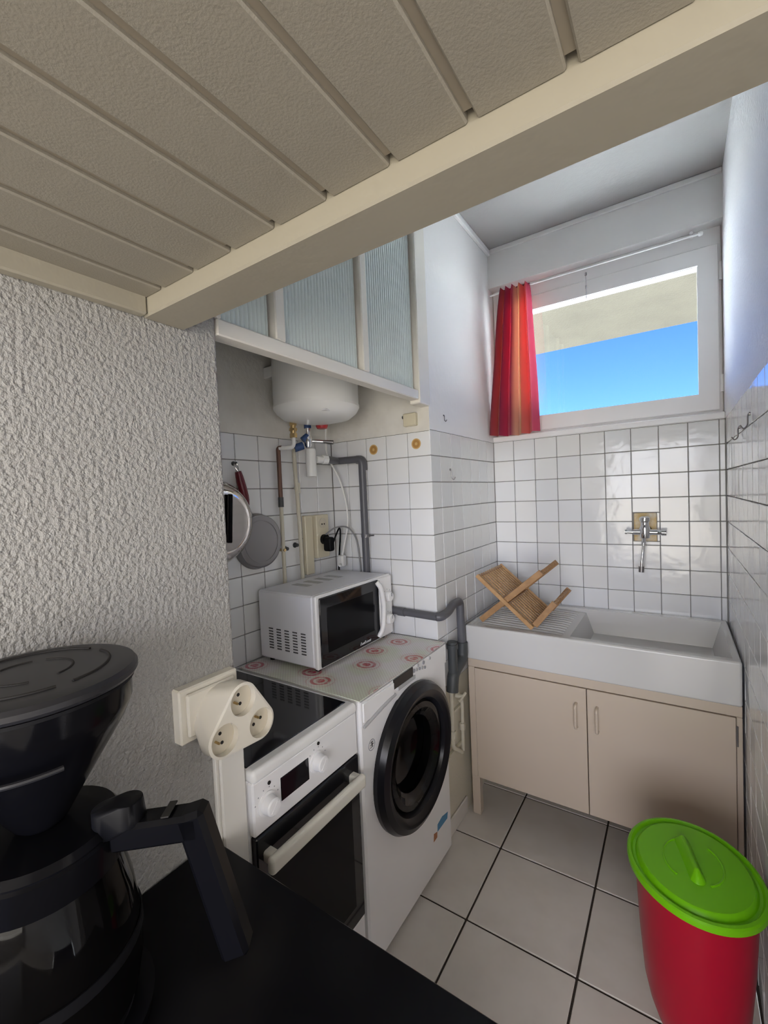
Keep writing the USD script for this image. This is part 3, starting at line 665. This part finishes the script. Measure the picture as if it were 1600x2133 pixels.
# ------------------------------------------------------------------ water heater and pipes
bxc, byc, br = -.323, -.990, .157
BZ0 = .028
wh = thing('water_heater', 'white cylindrical electric water heater hung in the alcove', 'water heater', (bxc, byc, 1.66))
part(wh, 'tank', lathe([(0, 1.7400), (br - .001, 1.7400), (br, 1.7440), (br, 2.36), (br - .02, 2.39), (0, 2.40)], (bxc, byc, 0), 'z', 64), 'boiler')
part(wh, 'bottom_cap', lathe([(0, 1.6830), (.08, 1.6860), (.125, 1.6960), (.148, 1.7140), (br + .002, 1.7320), (br + .002, 1.7405), (0, 1.7405)], (bxc, byc, 0), 'z', 64), 'boiler', label='domed white bottom cover')
part(wh, 'wall_bracket', tri(cb(A - .004, bxc - .12, byc - .09, byc + .09, 1.86, 1.90, .002)), 'boiler')
part(wh, 'wall_bracket', tri(cb(A - .004, bxc - .12, byc - .09, byc + .09, 2.24, 2.28, .002)), 'boiler')
part(wh, 'red_button', lathe([(0, -.014), (.020, -.013), (.024, -.004), (.024, .006), (0, .006)], (-.385, -.895, 1.690), 'z', 24), 'red_plastic', label='red round plug on the bottom')
part(wh, 'badge', tri(cb(-.235, -.205, -1.078, -1.050, 1.701, 1.708, .001)), 'print_white')

hx, hy = -.430, -1.010
hw = thing('hot_water_pipe', 'hot water pipe, dark copper above and painted beige below, left of two', 'pipe', (A + .02, -1.045, 1.0))
part(hw, 'brass_fitting', join(cyl((hx, hy, 1.700), (hx, hy, 1.682), .014, n=6), cyl((hx, hy, 1.684), (hx, hy, 1.650), .011), cyl((hx, hy, 1.672), (hx, hy, 1.662), .0155, n=6), cyl((hx, hy, 1.652), (hx, hy, 1.636), .0145, n=6)), 'brass')
part(hw, 'white_bend', tube(fillet([(hx, hy, 1.638), (hx, hy, 1.600), (A + .020, -1.040, 1.598)], .018), .008), 'white_plastic')
part(hw, 'copper_length', tube(fillet([(A + .028, -1.034, 1.600), (A + .016, -1.041, 1.600), (A + .016, -1.041, 1.392)], .008), .0085), 'copper')
part(hw, 'coupling', cyl((A + .016, -1.041, 1.410), (A + .016, -1.041, 1.372), .0105), 'pvc_dark')
part(hw, 'painted_length', cyl((A + .016, -1.041, 1.380), (A + .016, -1.041, .86), .0075), 'pipe_paint')
part(hw, 'clip', join(cyl((A, -1.041, 1.205), (A + .026, -1.041, 1.205), .006), cyl((A + .006, -1.046, 1.205), (A + .006, -1.022, 1.205), .004)), 'brass')
cw = thing('cold_water_pipe', 'beige cold water pipe with blue safety valve, right of two', 'pipe', (A + .02, -.935, 1.0))
cx0, cy0 = -.430, -.930
part(cw, 'safety_valve', join(cyl((cx0, cy0, 1.700), (cx0, cy0, 1.603), .011), lathe([(0, -.02), (.014, -.02), (.017, 0), (.014, .02), (0, .02)], (cx0, cy0, 1.628), 'z', 20), cyl((cx0, cy0, 1.63), (cx0 + .045, cy0 + .050, 1.626), .007)), 'chrome')
part(cw, 'blue_union', join(cyl((cx0, cy0, 1.700), (cx0, cy0, 1.680), .0145, n=6), cyl((cx0 - .012, cy0 - .018, 1.612), (cx0 - .032, cy0 - .046, 1.600), .0155), cyl((cx0, cy0, 1.650), (cx0 - .012, cy0 - .018, 1.632), .014)), 'blue_valve')
part(cw, 'drain_lever', cyl((cx0 + .038, cy0 + .042, 1.627), (cx0 + .075, cy0 + .066, 1.622), .006, .0085), 'alu')
part(cw, 'pipe', tube(fillet([(cx0 - .03, cy0 - .044, 1.601), (A + .017, -.960, 1.590), (A + .017, -.948, 1.30), (A + .017, -.940, .86)], .015), .008), 'pipe_paint')
part(cw, 'coupling', join(cyl((A + .017, -.949, 1.465), (A + .017, -.948, 1.425), .0115, n=6), cyl((A, -.949, 1.445), (A + .02, -.949, 1.445), .005)), 'pipe_paint')
sp = thing('drain_trap', 'white plastic drain trap below the safety valve', 'drain trap', (-.42, -.925, 1.5))
part(sp, 'cup', lathe([(0, 1.488), (.020, 1.488), (.021, 1.492), (.021, 1.590), (.019, 1.598), (.007, 1.601), (0, 1.601)], (-.425, -.925, 0), 'z', 28), 'white_plastic')
part(sp, 'side_nut', join(cyl((-.410, -.908, 1.556), (-.398, -.876, 1.556), .014), cyl((-.401, -.884, 1.556), (-.393, -.862, 1.556), .0185, n=8)), 'white_plastic')
gpz = 1.557
gp1 = thing('waste_pipe', 'dark grey plastic waste pipe running down behind the microwave', 'pipe', (-.32, -.74, .9))
part(gp1, 'upper_length', tube(fillet([(-.396, -.870, gpz), (-.43, -.752, gpz), (-.312, -.737, gpz), (-.318, -.7262, 1.0), (-.318, -.7262, .935), (-.20, -.7265, .925), (.012, -.7290, .921)], .022), .0152, 18), 'pvc_grey')
part(gp1, 'elbow', tube(fillet([(-.345, -.7275, gpz), (-.312, -.7275, gpz), (-.3125, -.7275, gpz - .045)], .022), .0178, 18), 'pvc_grey')
part(gp1, 'pipe_clip', join(lathe([(.0155, -.006), (.019, -.006), (.019, .006), (.0155, .006), (.0155, -.006)], (-.3165, -.7265, 1.232), 'z', 24), cyl((-.296, -.7265, 1.232), (-.285, YC, 1.232), .003, n=8)), 'alu')
part(gp1, 'coupling', cyl((-.165, -.727, .9235), (-.135, -.7275, .923), .0172), 'pvc_grey')
gp2 = thing('sink_waste_pipe', 'grey plastic waste pipe bending over the column beside the sink', 'pipe', (.03, -.6, .6))
part(gp2, 'pipe', tube(fillet([(.012, -.7290, .921), (.026, -.7290, .921), (.026, -.66, .925), (.026, -.615, .945), (.026, -.547, .945), (.026, -.541, .74)], .020), .0165, 18), 'pvc_grey')
part(gp2, 'trap', join(tube(fillet([(.026, -.541, .768), (.028, -.545, .700), (.028, -.64, .672), (.028, -.655, .60)], .03), .024, 18), cyl((.028, -.640, .800), (.028, -.640, .675), .019), cyl((.028, -.640, .790), (.028, -.640, .772), .023)), 'pvc_dark', label='darker trap body')
pv = thing('stop_valve', 'cream-painted stop valve and pipe low on the column beside the cabinet', 'valve', (.0, -.6, .2))
part(pv, 'pipe', join(tube(fillet([(.016, -.640, .600), (.016, -.640, .36), (.016, -.56, .30)], .02), .0085), tube(fillet([(.016, -.600, .58), (.016, -.560, .545), (.016, -.54, .52), (.016, -.545, .30)], .02), .0075)), 'pipe_paint')
part(pv, 'tap_handle', join(cyl((.012, -.590, .555), (.045, -.590, .555), .009), cyl((.040, -.615, .548), (.044, -.565, .562), .006)), 'pipe_paint')
part(pv, 'union', join(cyl((.016, -.640, .43), (.016, -.640, .40), .013, n=6), cyl((.016, -.545, .42), (.016, -.545, .39), .012, n=6)), 'pipe_paint')
for z in (.49, .33): part(pv, 'bracket', cb(.0, .012, -.66, -.52, z - .006, z + .006, .001), 'pipe_paint')

# alcove socket, plugs and cords
so = thing('double_socket', 'yellowed vertical double wall socket in the alcove corner', 'socket', (A, -.83, 1.24))
part(so, 'box', tri(rb(A - .001, A + .036, -.868, -.790, 1.148, 1.330, .005, 12)), 'old_plastic', smooth=40)
part(so, 'trunking', tri(cb(A - .001, A + .020, -.918, -.872, 1.085, 1.330, .003)), 'old_plastic')
part(so, 'socket_well', cyl((A + .032, -.829, 1.295), (A + .0375, -.829, 1.295), .022), 'socket_well')
for y in (-.836, -.822): part(so, 'pin_hole', cyl((A + .036, y, 1.290), (A + .0385, y, 1.290), .0035, n=10), 'hole')
pl = thing('microwave_plug', 'black plug with black cord in the lower half of the alcove socket', 'plug', (A + .05, -.83, 1.21))
part(pl, 'plug', join(cyl((A + .035, -.829, 1.225), (A + .052, -.829, 1.225), .021), tri(rb(A + .045, A + .085, -.845, -.812, 1.175, 1.235, .009, 12))), 'black_matte')
part(pl, 'cord', tube(spline([(A + .083, -.826, 1.205), (A + .090, -.800, 1.255), (A + .085, -.778, 1.268), (A + .070, -.757, 1.24), (A + .046, -.738, 1.17), (A + .030, -.728, 1.10), (A + .024, -.727, .95)], 8), .0036, 8), 'black_matte')
single('grey_cord', tube(spline([(A + .050, -.83, 1.245), (A + .085, -.805, 1.272), (A + .115, -.762, 1.270), (A + .135, -.735, 1.225), (A + .145, -.728, 1.15), (A + .150, -.727, 1.04), (A + .150, -.727, .93)], 8), .0034, 8), 'cable_grey', 'thin grey cord arching from the alcove socket down behind the microwave', 'cord')
wc_ = thing('white_cord', 'thin white cord with white plug hanging from the water heater', 'cord', (-.38, -.80, 1.1))
part(wc_, 'cord', tube(spline([(-.372, -.885, 1.692), (-.415, -.842, 1.640), (-.448, -.795, 1.575), (-.416, -.762, 1.474), (-.388, -.760, 1.37), (-.384, -.760, 1.288), (-.406, -.760, 1.204), (-.424, -.760, 1.140)], 8), .0036, 8), 'cable_white')
part(wc_, 'plug', join(tri(rb(-.443, -.409, -.776, -.744, 1.100, 1.150, .009, 12)), cyl((-.420, -.775, 1.112), (-.412, -.790, 1.107), .006)), 'white_plastic')
# flower decals and junction box on the alcove back wall
for k, (x, z) in enumerate(((-.268, 1.594), (-.062, 1.598))):
    dl = thing('flower_decal', ['round brown flower decal on the tile above the grey waste pipe', 'round brown flower decal on the tile next to the column corner'][k], 'decal', (x, YC, z), group=None)
    c = sg.Point(x, z)
    part(dl, 'outer_ring', extr(c.buffer(.021, 24).difference(c.buffer(.008, 16)), .0006, 'y', YC - .0008), 'decal_pale', smooth=False)
    part(dl, 'petal_ring', extr(c.buffer(.0165, 24).difference(c.buffer(.006, 16)), .0006, 'y', YC - .0012), 'decal', smooth=False)
    part(dl, 'centre', extr(c.buffer(.006, 16), .0006, 'y', YC - .001), 'decal_pale', smooth=False)
jb = thing('junction_box', 'small cream junction box under the glass screen by the column', 'junction box', (-.08, YC, 1.69))
part(jb, 'box', tri(cb(-.106, -.050, YC - .022, YC, 1.668, 1.718, .003)), 'old_plastic')
part(jb, 'gland', join(cyl((-.113, YC - .011, 1.706), (-.098, YC - .011, 1.706), .006, n=10)), 'pvc_dark')

# pans on the alcove wall
bw = thing('steel_pan', 'shiny stainless steel pan hanging half behind the partition edge', 'pan', (A + .05, -1.355, 1.335))
part(bw, 'bowl', lathe([(.141, A + .040), (.144, A + .042), (.143, A + .047), (.136, A + .062), (.124, A + .084), (.108, A + .096), (.09, A + .099), (0, A + .100), (0, A + .096), (.088, A + .095), (.104, A + .092), (.119, A + .081), (.131, A + .060), (.138, A + .045), (.141, A + .040)], (0, -1.362, 1.335), 'x', 64), 'steel')
part(bw, 'handle', join(obox((A + .108, -1.352, 1.270), (A + .108, -1.340, 1.425), .016, .008, (1, 0, 0), .002)), 'black_gloss', label='black handle bar')
part(bw, 'hook', join(cyl((A, -1.365, 1.500), (A + .03, -1.365, 1.500), .003, n=8), cyl((A + .028, -1.365, 1.500), (A + .040, -1.365, 1.475), .003, n=8)), 'alu')
dp = thing('frying_pan', 'dull grey frying pan with dark red handle hanging on the alcove tiles', 'frying pan', (A + .03, -1.158, 1.252))
part(dp, 'pan', lathe([(0, A + .034), (.088, A + .034), (.096, A + .030), (.101, A + .006), (.103, A + .003), (.099, A + .003), (.092, A + .025), (0, A + .029)], (0, -1.158, 1.252), 'x', 56), 'alu')
part(dp, 'rim_line', lathe([(.074, A + .0335), (.074, A + .0352), (.078, A + .0352), (.078, A + .0335), (.074, A + .0335)], (0, -1.158, 1.252), 'x', 48), 'alu')
hd = np.array([A + .020, -1.205, 1.385]); he = np.array([A + .020, -1.237, 1.505])
part(dp, 'handle', tube(np.array([hd + (he - hd) * t for t in np.linspace(0, 1, 8)]), [.008, .0125, .0145, .015, .015, .0145, .0135, .011], 12), 'red_handle', label='dark red handle')
part(dp, 'handle_neck', tube(spline([(A + .014, -1.183, 1.345), (A + .020, -1.196, 1.366), (A + .020, -1.206, 1.39)], 5), .0055, 10), 'alu')
part(dp, 'hanging_loop', tube(spline([(A + .020, -1.235, 1.505), (A + .016, -1.246, 1.522), (A + .012, -1.242, 1.535), (A + .012, -1.232, 1.528), (A + .020, -1.233, 1.507)], 5), .002, 8), 'chrome')
part(dp, 'hook', join(cyl((A, -1.240, 1.534), (A + .02, -1.240, 1.536), .003, n=8), cyl((A - .001, -1.240, 1.534), (A + .004, -1.240, 1.534), .008, n=12)), 'pvc_dark')
# small valves poking out of the tiles
for k, (y, z) in enumerate(((-1.020, 1.207), (-.965, 1.215))):
    single('pipe_outlet', join(cyl((A, y, z), (A + .018, y, z), .007, n=12), cyl((A + .002, y, z), (A + .004, y, z), .011, n=12)), 'pvc_dark', ['small dark pipe outlet in the tiles beside the copper pipe', 'small dark pipe outlet in the tiles beside the beige cold pipe'][k], 'pipe outlet')
# hooks
def hook(label, plane, at, u, z, s=1, size=1.0, mt='alu'):
    if plane == 'x':
        o = lambda d, du, dz: (at + s * d * size, u + du * size, z + dz * size)
    single('wall_hook', join(tube(spline([o(.001, 0, .022), o(.006, 0, .012), o(.007, 0, -.014), o(.016, 0, -.024), o(.024, 0, -.014)], 6), .0022 * size, 8), cyl(o(-.001, 0, .018), o(.004, 0, .018), .005 * size, n=12)), mt, label, 'hook')
hook('small grey hook on the column tiles below the paint line', 'x', 0, -.540, 1.478, 1)
hook('tiny dark hook on the white paint of the column', 'x', 0, -.582, 1.706, 1, .6, 'pvc_dark')
hook('grey hook on the right wall, nearer the window', 'x', W, -.475, 1.548, -1, .9)
hook('grey hook on the right wall, further from the window', 'x', W, -.70, 1.560, -1, .9)

# ------------------------------------------------------------------ near socket adaptor
ws = thing('wall_socket', 'cream square wall socket on the rough partition', 'socket', (0, -1.724, 1.0))
part(ws, 'back_box', tri(cb(-.004, .022, -1.790, -1.660, .950, 1.054, .003)), 'socket')
part(ws, 'cover', tri(cb(.021, .030, -1.778, -1.672, .962, 1.044, .003)), 'socket')
ad = thing('socket_adaptor', 'cream three-way socket adaptor plugged in above the counter', 'socket adaptor', (.03, -1.70, .97))
xf = .082
cs = [(-1.694, 1.012, 0), (-1.739, .956, 1), (-1.654, .950, 2)]
ccw = lambda g: np.array(sg.polygon.orient(g).exterior.coords)[:-1]
poly = sg.MultiPoint([(c[0], c[1]) for c in cs]).convex_hull.buffer(.0345, 24)
polyb = poly.buffer(-.010)
core = Manifold.batch_hull([Manifold.extrude(CrossSection([ccw(poly)]), .026).translate([0, 0, .046]), Manifold.extrude(CrossSection([ccw(poly.buffer(-.004))]), .030).translate([0, 0, .044]), Manifold.extrude(CrossSection([ccw(sg.Point(-1.722, .998).buffer(.040, 20))]), .004).translate([0, 0, 0.0])])
wells = [Manifold.cylinder(.03, .0292, .0292, 40).translate([c[0], c[1], .0595]) for c in cs]
for w_ in wells: core = core - w_
mm = core.to_mesh(); V = np.array(mm.vert_properties[:, :3]); V = np.stack([V[:, 2] + .0295 - .0215, V[:, 0], V[:, 1]], 1)
body_ = trimesh.Trimesh(V, mm.tri_verts, process=False)
if body_.volume < 0: body_.invert()
part(ad, 'body', body_, 'socket', smooth=35)
xw = .0295 - .0215 + .0595
for (y, z, k) in cs:
    wll = part(ad, 'socket_well', cyl((xw - .001, y, z), (xw + .0008, y, z), .0287, n=32), 'socket_well')
    a = [math.radians(100), math.radians(100), math.radians(20)][k]
    d1 = np.array([math.cos(a), math.sin(a)])
    holes = []
    for s in (-.0095, .0095): holes.append(cyl((xw + .0004, y + s * d1[0], z + s * d1[1]), (xw + .0014, y + s * d1[0], z + s * d1[1]), .0034, n=12))
    part(wll, 'pin_holes', join(*holes), 'hole', smooth=False)
    dn = np.array([-d1[1], d1[0]])
    part(wll, 'earth_pin', cyl((xw, y + .012 * dn[0], z + .012 * dn[1]), (xw + .012, y + .012 * dn[0], z + .012 * dn[1]), .0024, n=10), 'brass')

# ------------------------------------------------------------------ bin
bn_c = np.array([.810, -.950]); sa, sb_ = .143, .166; BZ = .452
bn = thing('waste_bin', 'red plastic bin with bright green lid by the right wall', 'bin', (bn_c[0], bn_c[1], 0))
def oval(prof, n=80):
    mx = []
    return lathe(prof, (bn_c[0], bn_c[1], 0), 'z', n, 1.0, 1.0)
def ov(prof, n=80):
    t = lathe([(r, h) for r, h in prof], (0, 0, 0), 'z', n); V = np.array(t.vertices)
    V[:, 0] *= sa / .15; V[:, 1] *= sb_ / .15
    th = math.radians(14); V2 = V.copy()
    V2[:, 0] = V[:, 0] * math.cos(th) - V[:, 1] * math.sin(th); V2[:, 1] = V[:, 0] * math.sin(th) + V[:, 1] * math.cos(th)
    t2 = trimesh.Trimesh(V2 + [bn_c[0], bn_c[1], 0], t.faces, process=False)
    if t2.volume < 0: t2.invert()
    return t2
BP = [(.054, .0012), (.063, .006), (.075, .02), (.090, .05), (.1035, .09), (.114, .14), (.123, .25), (.1315, .42), (.139, .432), (.139, .443)]
part(bn, 'body', ov([(0, .0012)] + BP + [(.131, .443), (.127, .42), (.118, .25), (.109, .14), (.098, .09), (.082, .05), (0, .02)]), 'bin_red')
lid = part(bn, 'lid', ov([(.138, BZ - .022), (.146, BZ - .022), (.150, BZ - .018), (.150, BZ - .006), (.147, BZ - .002), (.141, BZ - .001), (.136, BZ - .008), (.130, BZ - .0085), (.126, BZ - .001), (.121, BZ + .003), (.06, BZ + .008), (0, BZ + .010), (0, BZ + .002), (.115, BZ - .005), (.128, BZ - .0145), (.138, BZ - .014), (.138, BZ - .022)]), 'bin_green', label='bright green domed lid')
ga = np.array([bn_c[0] - .020, bn_c[1] + .050]); gb = np.array([bn_c[0] + .006, bn_c[1] - .048])
part(lid, 'grip', tri(Manifold.batch_hull([Manifold.sphere(.007, 16).translate([ga[0], ga[1], BZ + .024]), Manifold.sphere(.007, 16).translate([gb[0], gb[1], BZ + .024]), Manifold.cylinder(.004, .016, .016, 20).translate([ga[0] - .002, ga[1] + .008, BZ + .006]), Manifold.cylinder(.004, .016, .016, 20).translate([gb[0] + .002, gb[1] - .008, BZ + .006])])), 'bin_green', smooth=45)
for sx in (-1, 1):
    pts = [(bn_c[0] + sx * .062 * math.cos(t) - .004 * 0, bn_c[1] + .075 * math.sin(t), BZ + .0095 - .003 * abs(math.cos(t))) for t in np.linspace(-1.0, 1.0, 14)]
    part(lid, 'moulded_ridge', tube(np.array(pts), .0028, 8), 'bin_green')

# ------------------------------------------------------------------ counter and coffee maker
ZC = .722; YE = -1.722
ct = thing('counter', 'glossy black counter in the foreground', 'counter', (.31, -2.1, 0))
part(ct, 'worktop', tri(cb(.0015, .640, -2.60, YE, ZC - .040, ZC, .003)), 'counter')
part(ct, 'base_panel', tri(cb(.0015, .030, -2.58, YE - .03, .0, ZC - .040, .002)), 'black_matte')
part(ct, 'base_panel', tri(cb(.592, .620, -2.58, YE - .03, .0, ZC - .040, .002)), 'black_matte')
part(ct, 'back_panel', tri(cb(.030, .592, YE - .05, YE - .03, .0, ZC - .040, .002)), 'black_matte')

KX, KY, KZ = .122, -2.035, ZC
cm = thing('coffee_maker', 'black filter coffee maker on the counter against the partition', 'coffee maker', (KX, KY, KZ))
LZ = 1.196
part(cm, 'base', tri(Manifold.batch_hull([Manifold.cylinder(.022, .108, .112, 48).translate([KX, KY, KZ + .001]), Manifold.cylinder(.022, .105, .108, 48).translate([KX, KY - .16, KZ + .001])])), 'black_gloss', smooth=40)
part(cm, 'hot_plate', lathe([(0, 0), (.088, 0), (.088, .004), (.078, .006), (0, .006)], (KX, KY, KZ + .022), 'z', 48), 'black_matte')
part(cm, 'water_tank', tri(rb(.075, .170, -2.270, -2.170, KZ + .01, 1.18, .02, 16)), 'black_gloss', smooth=40)
part(cm, 'arm', tri(rb(.060, .185, -2.18, KY - .05, 1.105, 1.185, .012, 14)), 'black_gloss', smooth=40)
part(cm, 'filter_basket', lathe([(0, 1.010), (.024, 1.010), (.030, 1.016), (.044, 1.040), (.098, 1.128), (.107, 1.150), (.108, 1.186), (0, 1.186)], (KX, KY, 0), 'z', 72), 'black_gloss', label='cone-shaped filter basket')
part(cm, 'basket_seam', lathe([(.1065, 1.176), (.1105, 1.176), (.1105, 1.180), (.1065, 1.180), (.1065, 1.176)], (KX, KY, 0), 'z', 72), 'black_matte')
ld = part(cm, 'lid', lathe([(0, LZ - .014), (.113, LZ - .014), (.1155, LZ - .010), (.1155, LZ - .004), (.112, LZ + .001), (.096, LZ + .004), (0, LZ + .0055)], (KX, KY, 0), 'z', 80), 'lid_black', label='round dark grey lid')
for r_, parts_ in ((.083, ((10, 95), (110, 200), (215, 300), (312, 358))), (.043, ((20, 140), (160, 240), (260, 340)))):
    for a0, a1 in parts_:
        tt = np.radians(np.linspace(a0, a1, 24))
        part(ld, 'lid_groove', tube(np.stack([KX + r_ * np.cos(tt), KY + r_ * np.sin(tt), 0 * tt + LZ + .0043], 1), .0020, 8), 'hole')
part(cm, 'side_rib', tube(np.array([[KX + .1085 * math.cos(t), KY + .1085 * math.sin(t), 1.118 + 0 * t] for t in np.radians(np.linspace(-70, -5, 18))]), .003, 8), 'lid_black')
cf = thing('coffee_carafe', 'glass coffee carafe with black lid and angular handle under the filter', 'carafe', (KX, KY, KZ + .03))
CZ = KZ + .030
part(cf, 'glass', lathe([(0, CZ), (.080, CZ), (.094, CZ + .012), (.101, CZ + .05), (.101, CZ + .09), (.094, CZ + .15), (.082, CZ + .20), (.074, CZ + .225), (.071, CZ + .225), (.079, CZ + .198), (.091, CZ + .148), (.098, CZ + .09), (.098, CZ + .05), (.091, CZ + .014), (.078, CZ + .004), (0, CZ + .004)], (KX, KY, 0), 'z', 64), 'carafe')
part(cf, 'coffee', lathe([(0, CZ + .0045), (.078, CZ + .005), (.090, CZ + .015), (.0972, CZ + .05), (.0972, CZ + .065), (0, CZ + .065)], (KX, KY, 0), 'z', 48), 'hole')
part(cf, 'collar', lathe([(.072, CZ + .200), (.088, CZ + .200), (.088, CZ + .236), (.082, CZ + .242), (.070, CZ + .242), (.072, CZ + .200)], (KX, KY, 0), 'z', 56), 'black_gloss')
part(cf, 'lid', lathe([(0, CZ + .236), (.084, CZ + .236), (.086, CZ + .242), (.080, CZ + .250), (.03, CZ + .256), (0, CZ + .256)], (KX, KY, 0), 'z', 56), 'black_gloss')
hdv = np.array([.787, .617, 0.0]); C0 = np.array([KX, KY, 0])
def hp_(r, z): return C0 + hdv * r + np.array([0, 0, z])
part(cf, 'thumb_rest', tri(Manifold.batch_hull([Manifold.cylinder(.030, .020, .020, 28).translate(list(hp_(.082, CZ + .238))), Manifold.cylinder(.026, .021, .018, 28).translate(list(hp_(.104, CZ + .250)))])), 'black_matte', smooth=40)
part(cf, 'handle', join(obox(hp_(.085, CZ + .234), hp_(.196, CZ + .240), .034, .034, (0, 0, 1), .005), obox(hp_(.182, CZ + .258), hp_(.232, CZ + .062), .034, .036, tuple(hdv), .006)), 'black_gloss', label='angular black handle')
part(cf, 'handle_seam', obox(hp_(.150, CZ + .258), hp_(.160, CZ + .2585), .030, .002, (0, 0, 1), .0005), 'hole')
part(cf, 'band', lathe([(.1005, CZ + .085), (.1025, CZ + .085), (.1025, CZ + .100), (.1005, CZ + .100), (.1005, CZ + .085)], (KX, KY, 0), 'z', 56), 'black_matte')
